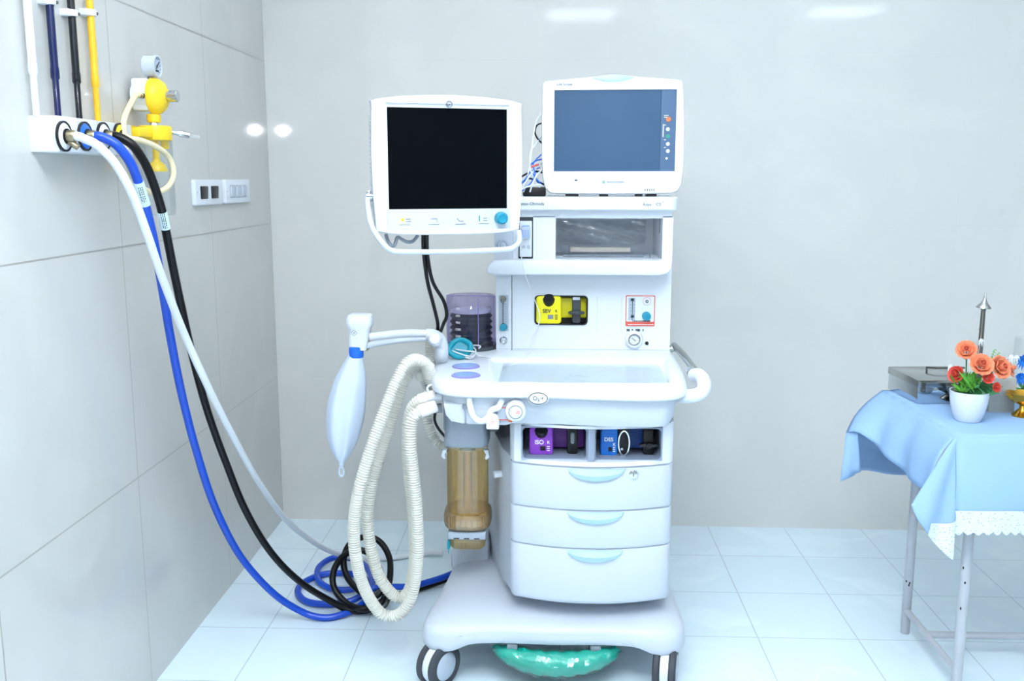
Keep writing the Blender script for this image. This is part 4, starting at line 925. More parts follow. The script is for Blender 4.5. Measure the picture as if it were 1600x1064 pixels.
# ================================================================== LEFT WALL: gas outlets, pipes, hoses, regulator, switches
XB = -1.045
gy0, gy1 = 2.009, PX(197, 193, XB).y+.03
gz0, gz1 = 1.457, 1.533
gp_ = thing('gas_outlet_box', 'long white gas outlet box with four round ports on the left wall', 'gas outlet', (WX+.03, (gy0+gy1)/2, gz0))
part('housing', B().bx(WX, XB, gy0, gy1, gz0, gz1, .003), 'white', gp_)
gw = (gy1-gy0)/4.0
sm_ = B()
for k in range(1, 4): sm_.bx(XB-.001, XB+.0004, gy0+gw*k-.0006, gy0+gw*k+.0006, gz0+.001, gz1-.001)
part('joint', sm_, 'ltgrey', gp_)
OC = [PX(98, 213, XB), PX(131, 213, XB), PX(160, 213, XB), PX(185.5, 213.5, XB)]
for i, (c, m1, m2) in enumerate(zip(OC, ('white', 'bluering', 'white', 'yellow'), ('black', 'blackrub', 'black', 'black'))):
    o = part('gas_port', B().lathe((XB, c.y, c.z), [(.029, 0), (.029, .004), (.024, .008), (.014, .009), (.014, .002), (0, .002)], (1, 0, 0), 40), m1, gp_, ('white', 'blue', 'white', 'yellow')[i]+' round gas port')
    part('port_rim', B().lathe((XB, c.y, c.z), [(.0285, .001), (.0325, .001), (.0325, .006), (.0285, .006), (.0285, .001)], (1, 0, 0), 40), 'black', o)
    part('socket', B().lathe((XB, c.y, c.z), [(.0165, .0085), (.0165, .0115), (.0105, .0125), (.0105, .003), (0, .003)], (1, 0, 0), 32), 'black', o)
# pipes
def pipe(pxs, m_, label, clip, rr=.0085):
    b_ = PX(pxs[0], pxs[1], WX+.022); x, y = WX+.022, b_.y
    if m_ == 'white':   # wide white trunking pipe
        t = thing('gas_pipe', label, 'pipe', (x, y, gz1), 0, 'gas pipes down the left wall')
    else: t = thing('gas_pipe', label, 'pipe', (x, y, gz1), 0, 'gas pipes down the left wall')
    part('lower_length', B().cyl((x, y, gz1-.002), (x, y, 1.62), rr*.82, n=20), m_, t)
    part('upper_length', B().lathe((x, y, 1.615), [(rr*.82, 0), (rr*1.12, .004), (rr*1.12, .022), (rr, .028), (rr, RZ-1.615)], n=20), m_, t)
    if clip:
        z = clip
        k = part('clip', B().bx(WX, x+.004, y-.020, y+.02, z-.008, z+.008, .003).cyl((x, y, z-.007), (x, y, z+.007), rr+.005, n=20, bev=.001), 'white', t, 'white pipe clip')
        part('clip_screw', B().cyl((x+.004, y+.013, z), (x+.012, y+.013, z), .0035, n=12), 'dsteel', k)
    return t
zc_ = lambda px, py: PX(px, py, WX+.022).z
pipe((57, 180), 'white', 'white gas pipe, first pipe from the left, running down into the outlet box', None)
pipe((91, 180), 'navy', 'glossy navy blue gas pipe between the white and the black pipe', zc_(82, 4))
pipe((124, 183), 'blackpaint', 'glossy black gas pipe between the navy and the yellow pipe', zc_(116, 22))
pipe((153, 187), 'yelpipe', 'yellow gas pipe running down the wall into the outlet box', zc_(149, 23))

def hose(label, m_, k, pts, r, lab=None, extra=None):
    c = OC[k]
    t = thing('gas_hose', label, 'hose', (pts[-1].x, pts[-1].y, .0), 0, 'gas hoses from the outlet box')
    part('pipe_run', B().tube([(XB+.018, c.y, c.z), (XB+.034, c.y, c.z-.0003)]+pts, r, 14, per=10), m_, t, smooth=60)
    cn = part('probe', B().lathe((XB+.004, c.y, c.z), [(0, 0), (.0095, 0), (.0095, .007), (.0130, .008), (.0130, .021), (.0115, .024), (.0, .024)], (1, 0, 0), 24), 'brassfit', t)
    part('release_tab', B().cyl((XB+.012, c.y, c.z-.010), (XB+.030, c.y+.006, c.z-.024), .007, n=14, bev=.002), 'brassfit', cn)
    if lab:
        a, b = lab
        sl = part('paper_label', B().cyl(a, b, r+.0012, n=20), 'paper', t, 'pale paper label around the hose')
        d = (b-a); u = d.normalized(); cam = (V((0, 0, CH))-(a+b)/2); side = u.cross(cam).normalized(); nrm = side.cross(u).normalized()
        if nrm.dot(cam) < 0: nrm = -nrm
        Rm = Matrix((u, nrm.cross(u), nrm)).transposed()
        tx = B()
        rl_ = random.Random(5)
        for j in range(3):
            p_ = -.02
            while p_ < .018:
                w_ = rl_.uniform(.002, .005); tx.box((a+b)/2+nrm*(r+.0011-.0006*abs(j-1))+nrm.cross(u)*(.004-.004*j)+u*p_, (w_, .0018, .0006), rot=Rm); p_ += w_+.0015
        part('label_print', tx, 'ink', sl)
    return t
HW = [PY(132, 217, 2.03), PY(152, 227, 2.04), PY(180, 256, 2.06), PY(205, 300, 2.09), PY(228, 360, 2.14), PY(252, 430, 2.21), PY(285, 515, 2.32), PY(322, 598, 2.42), PY(362, 678, 2.56), PY(405, 755, 2.74), PY(450, 815, 2.95), PY(500, 853, 3.12), PY(545, 870, 3.24), PY(582, 873, 3.29), PY(625, 870, 3.33), PY(665, 864, 3.36), PY(692, 864, 3.36)]
hose('white gas hose sweeping from the first outlet port down behind the machine', 'hosewhite', 0, HW, .0098)
flo = lambda zx, zy, z: PZ(200+zx/2.923, 700+zy/2.923, z)
fy_ = lambda zx, zy, Y: PY(200+zx/2.923, 700+zy/2.923, Y)
HB = [PY(166, 217, 2.128), PY(184, 228, 2.135), PY(203, 253, 2.15), PY(216, 284, 2.175), PY(227, 320, 2.205), PY(240, 375, 2.25), PY(252, 440, 2.31), PY(267, 530, 2.39), PY(285, 620, 2.45), PY(307, 705, 2.52), PY(335, 790, 2.60), PY(375, 868, 2.69), PY(425, 925, 2.77), PY(470, 955, 2.815), flo(890, 775, .012), flo(980, 760, .014), flo(1060, 720, .020), flo(1110, 655, .03), flo(1108, 575, .032), flo(1050, 515, .03), flo(945, 500, .026), flo(872, 545, .022), flo(872, 605, .018), flo(930, 642, .016), flo(1020, 645, .014), flo(1085, 618, .014), flo(1070, 588, .014), flo(990, 572, .013), flo(890, 577, .013), flo(805, 612, .013), flo(775, 655, .013), flo(815, 700, .013), flo(910, 713, .013), flo(1010, 700, .013), flo(1070, 672, .03), flo(1120, 642, .05), flo(1200, 634, .045), flo(1290, 632, .035), flo(1370, 612, .03), flo(1440, 590, .03), flo(1500, 565, .03)]
hose('blue gas hose from the second port, looping on the floor beside the wheels', 'blue', 1, HB, .0110, (HB[3], HB[4]))
HK = [PY(194, 218, 2.213), PY(210, 230, 2.22), PY(228, 258, 2.235), PY(243, 296, 2.255), PY(253, 330, 2.28), PY(262, 375, 2.31), PY(275, 440, 2.36), PY(297, 540, 2.46), PY(322, 635, 2.52), PY(352, 720, 2.60), PY(385, 800, 2.68), PY(425, 865, 2.75), PY(470, 910, 2.81), PY(520, 941, 2.85), flo(1020, 742, .02), flo(1110, 735, .018), fy_(1165, 695, 2.90), fy_(1195, 600, 2.98), fy_(1193, 500, 3.06), fy_(1150, 428, 3.1), fy_(1085, 405, 3.1), fy_(1012, 440, 3.06), fy_(985, 515, 3.0), fy_(1002, 590, 2.96), fy_(1060, 655, 2.92), fy_(1120, 680, 2.90), fy_(1160, 640, 2.92), fy_(1150, 555, 2.98), fy_(1110, 490, 3.02), fy_(1055, 466, 3.03), fy_(985, 492, 3.0), fy_(940, 560, 2.95), fy_(942, 640, 2.91), flo(1000, 710, .035), flo(1075, 735, .035), flo(1140, 712, .03), flo(1190, 682, .02), flo(1260, 664, .016), flo(1340, 640, .014), flo(1430, 608, .014), flo(1500, 580, .014)]
kh = hose('black gas hose from the third port, standing coil tied together on the floor', 'blackrub', 2, HK, .0108, (HK[4]-V((0, 0, .002)), PY(258.8, 357, 2.298)))
c = fy_(1155, 690, 2.885)
part('cable_tie', B().tube([(c.x+.026*math.cos(a), c.y+.02*math.sin(a), c.z+.024*math.sin(a)) for a in [2*PI*k/10 for k in range(10)]], .004, 8, closed=True, per=3).cyl((c.x+.01, c.y-.02, c.z+.02), (c.x+.03, c.y-.03, c.z+.045), .003), 'black', kh)

# vacuum regulator over its collecting jar
RXp = -1.035
rp = lambda px, py, X=RXp: PX(px, py, X)
rc = rp(243, 150)
reg = thing('suction_regulator', 'yellow and white suction regulator with round gauge and clear jar on left wall', 'suction regulator', (RXp, rc.y, rp(250, 335).z))
yc = rp(247, 150).y
gz = rp(238, 102).z; dz_ = rp(240, 149).z
part('gauge', B().lathe((-1.068, yc, gz), [(0, 0), (.022, 0), (.027, .004), (.027, .030), (.0285, .031), (.0285, .038), (.0245, .0385), (.0240, .034), (0, .034)], (1, 0, 0), 40), 'white2', reg)
gg = part('gauge_face', B().cyl((-1.0345, yc, gz), (-1.0335, yc, gz), .0242, n=36), 'ltgrey', reg)
gt = B()
for k in range(11): a = math.radians(225-27*k); gt.cyl((-1.0332, yc+.019*math.cos(a), gz+.019*math.sin(a)), (-1.0332, yc+.0225*math.cos(a), gz+.0225*math.sin(a)), .0008, n=6)
gt.cyl((-1.0328, yc-.006, gz-.006), (-1.0328, yc+.014, gz+.012), .0011, n=6).cyl((-1.034, yc, gz), (-1.032, yc, gz), .003, n=12).bx(-1.0336, -1.033, yc-.01, yc+.01, gz-.014, gz-.009)
part('dial', gt, 'ink', gg)
part('gauge_stem', B().cyl((-1.052, yc, gz-.024), (-1.052, yc, gz-.05), .0085, n=6), 'dsteel', reg)
part('body', B().lathe((-1.098, yc, dz_), [(0, 0), (.030, 0), (.035, .003), (.038, .012), (.040, .05), (0, .05)], (1, 0, 0), 40).bx(-1.094, -1.05, yc-.030, yc+.015, dz_-.038, dz_+.044, .006), 'white', reg)
part('dome', B().lathe((-1.052, yc, dz_), [(0, 0), (.044, 0), (.047, .003), (.047, .012), (.044, .022), (.036, .032), (.026, .038), (.016, .041), (0, .041)], (1, 0, 0), 44), 'yellow', reg)
part('adjust_knob', B().lathe((-1.012, yc, dz_), [(0, 0), (.012, 0), (.012, .008), (.0155, .009), (.0155, .028), (.013, .030), (0, .030)], (1, 0, 0), 28), 'chrome', reg)
part('hose_nipple', B().cyl((-1.06, yc-.036, dz_-.002), (-1.06, yc-.062, dz_-.002), .007, n=16), 'dsteel', reg)
jz1 = rp(245, 196).z; jz0 = rp(245, 217).z; cz0 = rp(250, 337).z
nz_ = rp(237, 183).z
part('coupling', B().cyl((-1.05, yc, dz_-.036), (-1.05, yc, nz_+.012), .0085, n=8).cyl((-1.05, yc, nz_-.010), (-1.05, yc, jz1), .011, .013, 8), 'chrome', reg)
part('nut', B().cyl((-1.05, yc, nz_-.011), (-1.05, yc, nz_+.011), .018, n=12, bev=.003), 'yellow', reg)
part('jar_lid', B().cyl((-1.05, yc+.004, jz0-.004), (-1.05, yc+.004, jz1), .042, n=40, bev=.004).bx(-1.108, -1.04, yc-.115, yc-.02, jz0+.002, jz0+.026, .004).bx(WX, -1.09, yc-.12, yc+.04, jz0-.002, jz0+.034, .003).cyl((-1.03, yc+.012, jz0-.025), (-1.03, yc+.012, jz0), .011, n=14), 'yellow', reg)
part('lid_spout', B().cyl((-1.03, yc+.03, jz0+.022), (-.985, yc+.045, jz0+.014), .006, n=12).cyl((-1.0, yc+.04, jz0+.017), (-.975, yc+.048, jz0+.012), .0085, n=8), 'chrome', reg)
part('spout_tip', B().cyl((-.975, yc+.048, jz0+.012), (-.95, yc+.056, jz0+.008), .0065, .005, n=14), 'film', reg)
fz = rp(245, 268).z
part('float_valve', B().cyl((-1.05, yc, fz+.02), (-1.05, yc, jz0), .0085, n=16).lathe((-1.05, yc, fz), [(0, 0), (.027, 0), (.028, .004), (.022, .018), (.010, .028), (.008, .032), (0, .032)], n=28), 'yellow', reg)
part('jar', B().lathe((-1.05, yc+.004, cz0), [(0, 0), (.036, 0), (.040, .006), (.041, .02), (.041, jz0-cz0)], n=40), 'film', reg)
# cream suction tube
tp = [V((-1.06, yc-.05, dz_-.002)), V((-1.06, yc-.075, dz_-.003)), V((-1.055, yc-.11, dz_-.018)), rp(194, 185, -1.04), rp(194, 215, -1.03), rp(199, 250, -1.02), rp(212, 283, -1.01), rp(235, 300, -.99), rp(260, 294, -.975), rp(271, 272, -.97), rp(264, 246, -.975), rp(243, 229, -.985), rp(218, 219, -1.0), rp(198, 216, -1.015), V((XB+.02, OC[3].y, OC[3].z))]
solo('suction_tube', B().tube(tp, .0072, 14, per=10), 'creamtube', 'cream suction tube looping from the yellow regulator back to the yellow port', 'tube')
# switch plates
def splate(px0, px1, py0, py1, label, dark):
    a, b = PX(px0, py0, WX), PX(px1, py1, WX); y0, y1, z0_, z1_ = a.y, b.y, 1.318, 1.399
    t = thing('switch_plate', label, 'wall switch', (WX+.008, (y0+y1)/2, z0_))
    part('plate', B().prism(rrect((y0+y1)/2, (z0_+z1_)/2, y1-y0, z1_-z0_, .006), WX-.002, WX+.016, 'X', bev=.004), 'white', t)
    n = 2 if dark else 3; w = (y1-y0)*.62/n
    for k in range(n):
        yc_ = (y0+y1)/2-(y1-y0)*.02+((k-(n-1)/2)*((y1-y0)*(.40 if dark else .235)))
        rk = part('rocker', B().box((WX+.016, yc_, (z0_+z1_)/2), (.010, w*.78, .04 if dark else .036), .0025, rot=Matrix.Rotation(.06, 3, 'Y')), 'black' if dark else 'white2', t, 'black rocker' if dark else None)
        if not dark: part('rocker_gap', B().ring(rrect(yc_, (z0_+z1_)/2, w*.95, .044, .002), rrect(yc_, (z0_+z1_)/2, w*.80, .038, .002), WX+.0155, WX+.0168, 'X'), 'ltgrey', t)
    part('screw_cap', B().cyl((WX+.0155, y0+.010, (z0_+z1_)/2), (WX+.017, y0+.010, (z0_+z1_)/2), .003, n=12), 'ltgrey', t)
splate(297, 341, 279, 320, 'white wall plate with two black rocker switches', True)
splate(345, 385, 278, 318, 'white wall plate with all white rockers nearest the room corner', False)

# ================================================================== TABLE AND WHAT STANDS ON IT
TZ = .75
TX0, TX1, TYf, TYb = 1.035, 1.93, 2.385, 2.915
tab = thing('side_table', 'light table with grey white tubular metal legs under a pale blue cloth', 'table', ((TX0+TX1)/2, (TYf+TYb)/2, 0))
part('tabletop', B().bx(TX0, TX1, TYf, TYb, TZ-.02, TZ, .003), 'tablepaint', tab)
lx0, lx1, ly0, ly1 = 1.115, 1.86, 2.445, 2.82
for (x, y) in ((lx0, ly0), (lx0, ly1), (lx1, ly0), (lx1, ly1)):
    l = part('leg', B().cyl((x, y, 0), (x, y, TZ-.02), .0138, n=24, bev=.001), 'tablepaint', tab)
    cb = B()
    for k in range(3):
        z = random.uniform(.15, .5); a = random.uniform(-2.6, -.8); cb.ball((x+.0128*math.cos(a), y+.0128*math.sin(a), z), (.0025, .0025, .0045), 8, 6)
    part('paint_chip', cb, 'black', l)
zr = .075
for x in (lx0, lx1): part('side_rail', B().cyl((x, ly0, zr), (x, ly1, zr), .010, n=16), 'tablepaint', tab)
part('cross_rail', B().cyl((lx0, 2.66, zr), (lx1, 2.66, zr), .0105, n=16), 'tablepaint', tab)

# cloth: top, two hanging sides, the corner ears
CZ = TZ+.004
def vl(a, b, n): return [V(a).lerp(V(b), i/n) for i in range(n+1)]
def poly(pts, n): return even(spline(pts, 10), sum((V(a)-V(b)).length for a, b in zip(pts, pts[1:]))/n*.999)[:n+1]
cl = B()
Bc, Cc = V((TX0-.004, TYb+.003, CZ)), V((TX0-.004, TYf-.004, CZ))
Dc = V((TX1+.004, TYf-.004, CZ)); Ec = V((TX1+.004, TYb+.003, CZ))
rows = [vl(Bc.lerp(Cc, j/16), Ec.lerp(Dc, j/16), 28) for j in range(17)]
cl.grid(rows)
def loft2(top, bot, m, fold=0, nf=5, ph=0, sag=.0, outdir=V((0, -1, 0))):
    R = []
    for j in range(m+1):
        t = j/m; row = []
        for i in range(len(top)):
            p = top[i].lerp(bot[i], t); u = i/(len(top)-1)
            p = p+outdir*(fold*t**.8*math.sin(nf*PI*u+ph)*math.sin(PI*min(1, u*1.0))+sag*math.sin(PI*t))
            row.append(p)
        R.append(row)
    return R
# front side
n = 40
ftop = vl(Cc, Dc, n)
fb_ = []
for i in range(n+1):
    u = i/n; p = ftop[i]; fb_.append(V((p.x+.004, TYf-.022-.012*math.sin(9*u+.5), .515+.004*math.sin(14*u))))
fr_ = loft2(ftop, fb_, 14, .010, 7, .4, .012)
cl.grid(fr_)
# left side
n = 24
ltop = vl(Bc, Cc, n)
lh = poly([PY(1322, 676, 2.80), PY(1340, 675, 2.76), PY(1360, 689, 2.72), PY(1385, 712, 2.66), PY(1412, 738, 2.57), PY(1440, 764, 2.46), PY(1452, 772, 2.405)], n)
n = min(len(lh), len(ltop))-1
lh = even([V(p) for p in lh], 1e9) if False else lh
cl.grid(loft2([Bc.lerp(Cc, i/n) for i in range(n+1)], lh[:n+1], 12, .010, 6, 0, .018, V((-1, -.2, .3)).normalized()))
# back ear seen from inside
n = 14
bt = poly([PY(1323, 675, 2.81), PY(1345, 690, 2.90), PY(1380, 705, 2.95), PY(1425, 715, 2.97)], n)
bb_ = poly([PY(1313.5, 752, 2.76), PY(1330, 744, 2.80), PY(1345, 736, 2.86), PY(1385, 740, 2.92), PY(1425, 743, 2.95)], n)
n = min(len(bt), len(bb_))-1
cl.grid(loft2(bt[:n+1], bb_[:n+1], 8, .01, 3))
cl.grid(loft2([Bc.lerp(V((TX0+.10, TYb+.004, CZ)), i/n) for i in range(n+1)], bt[:n+1], 6))
cl.grid(loft2([PY(1322, 676, 2.80).lerp(PY(1340, 675, 2.77), i/8) for i in range(9)], [PY(1313.5, 752, 2.76).lerp(PY(1345, 737, 2.78), i/8) for i in range(9)], 6, .006, 2))
# front left corner ear
n = 16
ear_t = [Cc.lerp(Cc+V((.012, -.001, 0)), i/n) for i in range(n+1)]
ear_b = even([V(p) for p in [PY(1424, 789, 2.33), PY(1433, 812, 2.325), PY(1452, 836, 2.32), PY(1470, 856, 2.325), PY(1487, 872, 2.335), PY(1496, 870, 2.345), PY(1504, 863, 2.355)]], .0118)[:n+1]
n = min(len(ear_b), len(ear_t))-1
E_ = loft2(ear_t[:n+1], ear_b[:n+1], 16, .012, 2, .3)
cl.grid(E_)
cl.grid(loft2([Cc.lerp(Cc+V((-.0005, .003, 0)), i/10) for i in range(11)], [PY(1424, 789, 2.33).lerp(PY(1445, 768, 2.44), i/10) for i in range(11)], 10))
bm = cl.bm
bmesh.ops.remove_doubles(bm, verts=bm.verts[:], dist=.0006)
cloth = solo('tablecloth', cl, 'cloth', 'pale blue tablecloth draped over the table with lace hem and folded corners', 'tablecloth', smooth=70)
sol = cloth.modifiers.new('thickness', 'SOLIDIFY'); sol.thickness = .0022; sol.offset = 0
# lace band along the front hem and on the corner ear
lc = B()
nn = 160; top_, bot_ = [], []
for i in range(nn+1):
    u = i/nn; f = u*(len(fr_[0])-1); a = int(min(f, len(fr_[0])-2)); w = f-a
    col_ = [r[a].lerp(r[a+1], w) for r in fr_]
    up_, lo_ = col_[-4], col_[-1]
    sc = abs(math.sin(u*PI*38))
    top_.append(up_+V((0, -.003, 0))); bot_.append(lo_+V((0, -.003, -.003-.012*sc)))
lc.grid([[top_[i].lerp(bot_[i], t/4) for i in range(nn+1)] for t in range(5)])
ec = E_[-1]; k0 = max(0, int(len(ec)*.45))
lac = []
for t in range(5): lac.append([E_[-1][i].lerp(E_[-6][i], t/4*(.35+.65*(i-k0)/(len(ec)-1-k0)))+V((-.001, -.0035, -.004 if t == 0 else 0)) for i in range(k0, len(ec))])
lc.grid(lac)
part('lace_trim', lc, 'lace', cloth, 'white eyelet lace band with scalloped edge', 70)

# steel instrument box
bz0 = CZ+.002
bl, br_, bf, bb2 = 1.068, 1.265, 2.735, 2.94
hz1 = PY(1433, 594, 2.73).z
sbx = thing('steel_box', 'shiny steel instrument box with hinged lid behind the flower pot', 'box', ((bl+br_)/2, (bf+bb2)/2, bz0))
part('body', B().bx(bl+.002, br_-.002, bf+.002, bb2-.002, bz0, hz1-.010, .002), 'mirrorsteel', sbx)
lid = part('lid', B().bx(bl, br_, bf-.002, bb2+.002, hz1-.022, hz1, .003), 'steel', sbx)
a, b = PZ(1455, 577, hz1+.006), PZ(1500, 574, hz1+.006)
sbx.rotation_euler = (0, 0, .075)
sbx.location.x -= .012
part('lid_handle', B().tube([(a.x, a.y, hz1), (a.x, a.y, hz1+.012), (a.x+.012, a.y-.03, hz1+.016), (a.x+.1, a.y-.03, hz1+.016), (a.x+.09, a.y, hz1+.012), (a.x+.09, a.y, hz1)], .0032, 8, smooth=False), 'dsteel', lid)
a = PY(1443, 601, bf); part('hasp', B().bx(a.x-.006, a.x+.006, bf-.006, bf+.002, hz1-.034, hz1-.006, .001).ball((a.x, bf-.006, hz1-.028), .0035, 10, 8), 'dsteel', sbx)
# carton
k0_, k1_ = PZ(1541, 643, CZ), PZ(1580, 643, CZ)
solo('carton', B().bx(k0_.x, k1_.x, 2.64, 2.675, CZ+.001, PY(1560, 591, 2.64).z, .001), 'card', 'small matt grey carton standing between the flower pot and the glass vase', 'box')
# pedestal bowl
pc = PZ(1486, 630, CZ+.002); pcz = CZ+.0015
solo('pedestal_bowl', B().lathe((pc.x+.008, 2.70, pcz), [(0, 0), (.025, 0), (.026, .004), (.018, .009), (.011, .018), (.010, .024), (.018, .03), (.033, .038), (.041, .05), (.043, .062), (.040, .062), (.030, .046), (0, .042)], n=40), 'dsteel', 'dull metal pedestal bowl half hidden left of the flower pot', 'bowl')
# tall lamp lighter with pointed cap
r0, r1 = PY(1526, 600, 2.72), PY(1537, 478, 2.735)
lam = thing('lamp_rod', 'tall thin leaning steel rod with cone shaped cap behind the flowers', 'rod', (r0.x, r0.y, CZ))
part('rod', B().cyl(V((r0.x-.006, 2.70, CZ+.012)), r1, .0078, .0062, 18), 'dsteel', lam)
part('cap', B().lathe(r1-V((0, 0, .006)), [(.0, .004), (.0205, 0), (.0195, .004), (.011, .013), (.0065, .021), (.003, .03), (.0016, .042), (0, .044)], (.06, 0, 1), 32), 'steel', lam)
part('foot', B().lathe((r0.x-.006, 2.70, CZ+.001), [(0, 0), (.03, 0), (.03, .006), (.012, .012), (0, .016)], n=28), 'steel', lam)
rg = B()
for t in (.45, .7, .95): p = r0.lerp(r1, t); rg.lathe(p, [(.007, -.002), (.0085, 0), (.007, .002)], (.1, 0, 1), 16)
part('ring', rg, 'chrome', lam)

# potted artificial flowers
fp = PZ(1519, 662, CZ); PYY = fp.y+.03
pl = thing('potted_flowers', 'white round pot of orange artificial roses on the table', 'plant', (fp.x, PYY, CZ))
sc_ = 2.78/1480
part('pot', B().lathe((fp.x, PYY, CZ+.001), [(0, 0), (.030, 0), (.034, .004), (.042, .028), (.048, .055), (.0505, .083), (.0475, .083), (.045, .055), (0, .05)], n=48), 'pot', pl)
part('moss', B().cyl((fp.x, PYY, CZ+.06), (fp.x, PYY, CZ+.074), .046, n=28), 'soil', pl)
ORI = V((fp.x, PYY, CZ+.075))
def rose(c, r, ax, m_, label=None):
    b = B(); ax = V(ax).normalized(); Rm = ax.to_track_quat('Z', 'Y').to_matrix()
    rnd = random.Random(int(c.x*1e5))
    for ringi, (n_, rad, open_, sz) in enumerate(((3, .12, .15, .55), (4, .28, .5, .7), (5, .5, .95, .85), (6, .72, 1.35, .95))):
        for k in range(n_):
            a0 = 2*PI*k/n_+ringi*.6+rnd.uniform(-.15, .15); rowsp = []
            w = sz*r*(.95 if ringi else .6)
            for j in range(6):
                t = j/5; rad_ = r*rad*(.35+.75*math.sin(t*1.5)*(.5+.5*open_)); h = r*(-.35+1.05*t-.45*open_*t*t*.9)
                if t > .85 and ringi > 1: h -= r*.08
                wj = w*math.sin(PI*(.12+.74*t))**.8
                row = []
                for i in range(7):
                    s = -1+i/3; ang = a0+s*wj/(max(rad_, r*.22))*.55
                    rr = rad_+r*.05*s*s*(1 if ringi > 1 else -1)
                    row.append(c+Rm @ V((rr*math.cos(ang), rr*math.sin(ang), h+r*.06*math.sin(5*s+k)*t)))
                rowsp.append(row)
            b.grid(rowsp, .0006)
    fl_ = part('flower', b, m_, pl, label, 60)
    h = B()
    for k in range(5):
        a0 = 2*PI*k/5; h.grid([[c+Rm @ V((r*(.10+.10*t)*math.cos(a0+s), r*(.10+.10*t)*math.sin(a0+s), r*(-.1+.62*t))) for s in (-.8, -.4, 0, .4, .8)] for t in (0, .4, .8, 1)], .0005)
    h.ball(c+Rm @ V((0, 0, r*.18)), r*.16, 10, 8)
    part('flower_heart', h, 'petal2', fl_, 'coral heart')
    return fl_
def fpx(px, py, Y): return PY(px, py, Y)
FL = [(1510, 547, PYY+.0, .030, (-.35, -.75, .5), 'petal'), (1534, 570, PYY-.035, .034, (-.1, -.8, .55), 'petal'), (1563, 574, PYY-.025, .035, (.35, -.85, .4), 'petal'), (1494, 585, PYY-.005, .026, (-.8, -.5, .3), 'petal2'), (1577, 576, PYY+.01, .028, (.85, -.4, .4), 'petal'), (1544, 590, PYY-.045, .018, (0, -.9, .3), 'petal2'), (1557, 605, PYY-.045, .015, (.3, -.9, .2), 'petal2')]
stm = B()
for px, py, Y, r, ax, m_ in FL:
    c = fpx(px, py, Y); rose(c, r, ax, m_)
    if r < .02: rose(c, r*.7, ax, m_) if False else None
    stm.tube([ORI+V((random.uniform(-.02, .02), random.uniform(-.01, .01), -.01)), ORI.lerp(c, .55)+V((0, .012, .015)), c-V(ax).normalized()*r*.3], .0018, 6)
part('stems', stm, 'green', pl)
def leaf(b, base, tip, w, curl=.01):
    d = tip-base; side = d.cross(V((0, -1, .35))).normalized(); nr = d.cross(side).normalized(); rowsp = []
    for j in range(7):
        t = j/6; ww = w*math.sin(PI*min(.98, .06+.94*t))**.8*(1-.25*t); c = base+d*t+nr*curl*math.sin(PI*t)+V((0, 0, -.012*t*t))
        rowsp.append([c+side*ww*s+nr*(-.18*ww*abs(s)) for s in (-1, -.5, 0, .5, 1)])
    b.grid(rowsp, .0005)
lf = B(); rd = random.Random(3)
for (px, py, Y) in ((1505, 612, -.03), (1512, 600, -.04), (1524, 608, -.055), (1536, 606, -.06), (1550, 603, -.05), (1562, 607, -.05), (1568, 597, -.03), (1556, 593, -.04), (1528, 590, -.035), (1500, 602, -.01), (1547, 604, -.06), (1530, 598, -.05)):
    tip = fpx(px, py, PYY+Y); leaf(lf, ORI+V((rd.uniform(-.025, .025), rd.uniform(-.03, -.005), rd.uniform(-.004, .012))), tip, .015)
part('broad_leaves', lf, 'green', pl)
nf_ = B()
for k in range(130):
    px = rd.gauss(1516, 13); py = rd.uniform(572, 608); tip = fpx(px, py, PYY+rd.uniform(-.045, .02)); bs_ = ORI+V((rd.uniform(-.03, .015), rd.uniform(-.03, .02), .0))
    leaf(nf_, bs_.lerp(tip, .35), tip, .0034, .002)
for (sx0_, sy0, sx1_, sy1) in ((1538, 590, 1554, 547), (1545, 590, 1560, 552), (1505, 600, 1488, 572)):
    A_, Z_ = fpx(sx0_, sy0, PYY+.01), fpx(sx1_, sy1, PYY+.015)
    for k in range(14):
        t = .35+.65*k/13; c = A_.lerp(Z_, t); s = 1 if k % 2 else -1; leaf(nf_, c, c+V((s*.012*(1.3-t), -.003, .010)), .002, .001)
    nf_.tube([A_, Z_], .0008, 5, smooth=False)
part('fine_leaves', nf_, 'greenl', pl, 'feathery bright green leaves')
wf = B()
for (px, py) in ((1533, 530), (1580, 555), (1485, 570), (1588, 556)):
    c = fpx(px, py, PYY+.015)
    for k in range(5): a = 2*PI*k/5; leaf(wf, c, c+V((.009*math.cos(a), -.004, .009*math.sin(a))), .003, .001)
    wf.tube([c, c.lerp(ORI, .6)], .0006, 5, smooth=False)
part('tiny_white_flowers', wf, 'white', pl)

# glass vase and brass lamp at the picture's right edge
gx = PY(1586, 600, 2.70).x+.045; gzt = PY(1586, 530, 2.70).z
va = thing('glass_vase', 'clear glass cylinder vase of blue artificial flowers at the right edge', 'vase', (gx, 2.72, CZ))
part('glass', B().lathe((gx, 2.72, CZ+.001), [(0, .0), (.040, 0), (.043, .003), (.043, gzt-CZ)], n=48), 'glass', va)
for (px, py, dy, r) in ((1599, 563, -.02, .024), (1594, 589, -.028, .020), (1612, 580, -.02, .022), (1611, 552, 0, .02)):
    c = PY(px, py, 2.72+dy); b = B(); 
    for lay in range(3):
        for k in range(14):
            a = 2*PI*k/14+lay*.2; rr = r*(1-.25*lay); leaf(b, c+V((0, -.003*lay, 0)), c+V((rr*math.cos(a), -.006-.005*lay, rr*math.sin(a)+.006)), .0036, .001)
    b.ball(c+V((0, -.01, 0)), .004, 10, 8)
    part('blue_flower', b, 'petalb', va)
vg = B()
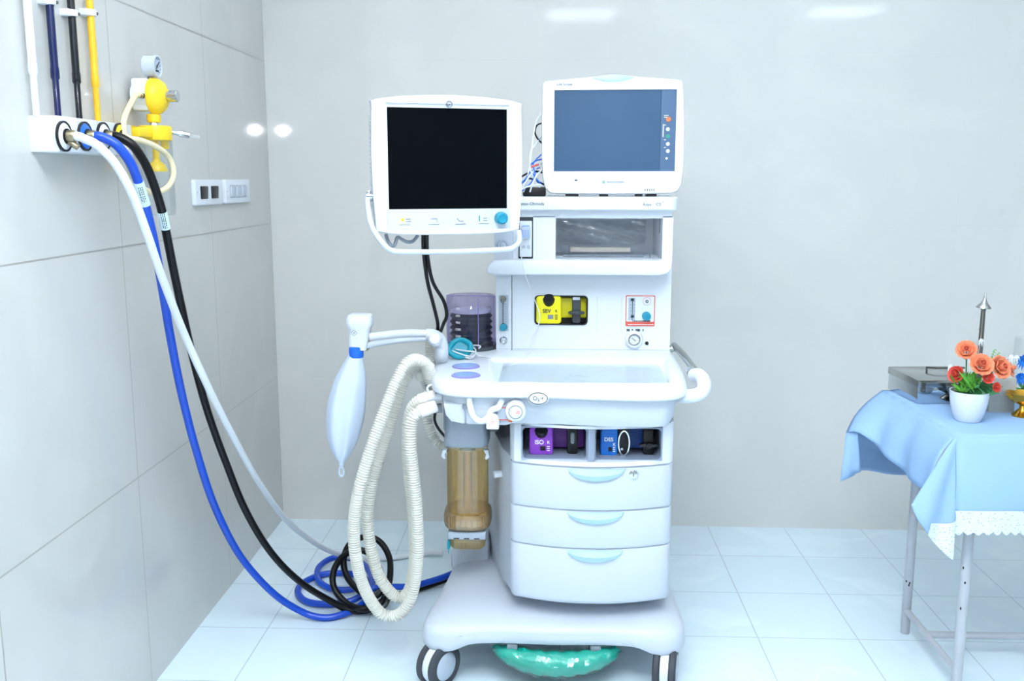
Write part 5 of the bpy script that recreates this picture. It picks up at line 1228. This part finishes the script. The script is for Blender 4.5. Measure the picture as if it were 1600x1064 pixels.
for k in range(14): a = rd.uniform(0, 6.28); r_ = rd.uniform(.01, .033); leaf(vg, V((gx, 2.72, CZ+.04)), V((gx+r_*math.cos(a), 2.72+r_*math.sin(a), CZ+rd.uniform(.06, .11))), .005)
part('vase_leaves', vg, 'greenl', va)
bxl = PY(1602, 655, 2.58).x
solo('brass_lamp', B().lathe((bxl, 2.60, CZ+.001), [(0, 0), (.026, 0), (.027, .004), (.02, .010), (.009, .022), (.008, .03), (.014, .034), (.030, .042), (.040, .054), (.046, .066), (.043, .066), (.03, .052), (0, .046)], n=40).cyl((bxl-.038, 2.59, CZ+.058), (bxl-.052, 2.585, CZ+.066), .009, .004, 12), 'brass', 'shiny brass pedestal oil lamp in front of the glass vase', 'lamp')

SC.cycles.sample_clamp_indirect = 60
# ================================================================== light, world, camera
w = bpy.data.worlds.new('world'); SC.world = w; w.use_nodes = True
w.node_tree.nodes['Background'].inputs[0].default_value = (.8, .9, 1, 1); w.node_tree.nodes['Background'].inputs[1].default_value = .2
def lamp(kind, name, loc, energy, color, size, target=None, **k):
    l = bpy.data.lights.new(name, kind); l.energy = energy; l.color = color
    if kind in ('POINT', 'SPOT'): l.shadow_soft_size = size
    for a, b in k.items(): setattr(l, a, b)
    o = bpy.data.objects.new(name, l); C.objects.link(o); o.location = loc
    if target is not None: o.rotation_euler = (V(target)-V(loc)).to_track_quat('-Z', 'Y').to_euler()
    return o
# photographer's flash heads: one aimed at the room, one bounced off the ceiling
lamp('POINT', 'flash_lamp', (0, -.05, 1.78), 15, (.93, .96, 1), .031)
lamp('SPOT', 'bounce_flash', (-.1, -.3, 1.85), 680, (.915, .958, 1), .12, (.08, .55, 2.9), spot_size=math.radians(96), spot_blend=.6)
cam = bpy.data.cameras.new('camera'); co = bpy.data.objects.new('camera', cam); C.objects.link(co)
cam.sensor_width = 36; cam.lens = FPX/1600*36; cam.clip_start = .05
co.location = (0, 0, CH); co.rotation_euler = (PI/2-TH, 0, YA)
SC.camera = co
vs = SC.view_settings; SC.display_settings.display_device = 'sRGB'
vs.view_transform = 'Standard'; vs.look = 'None'; vs.gamma = 1; vs.use_curve_mapping = False; vs.exposure = .92
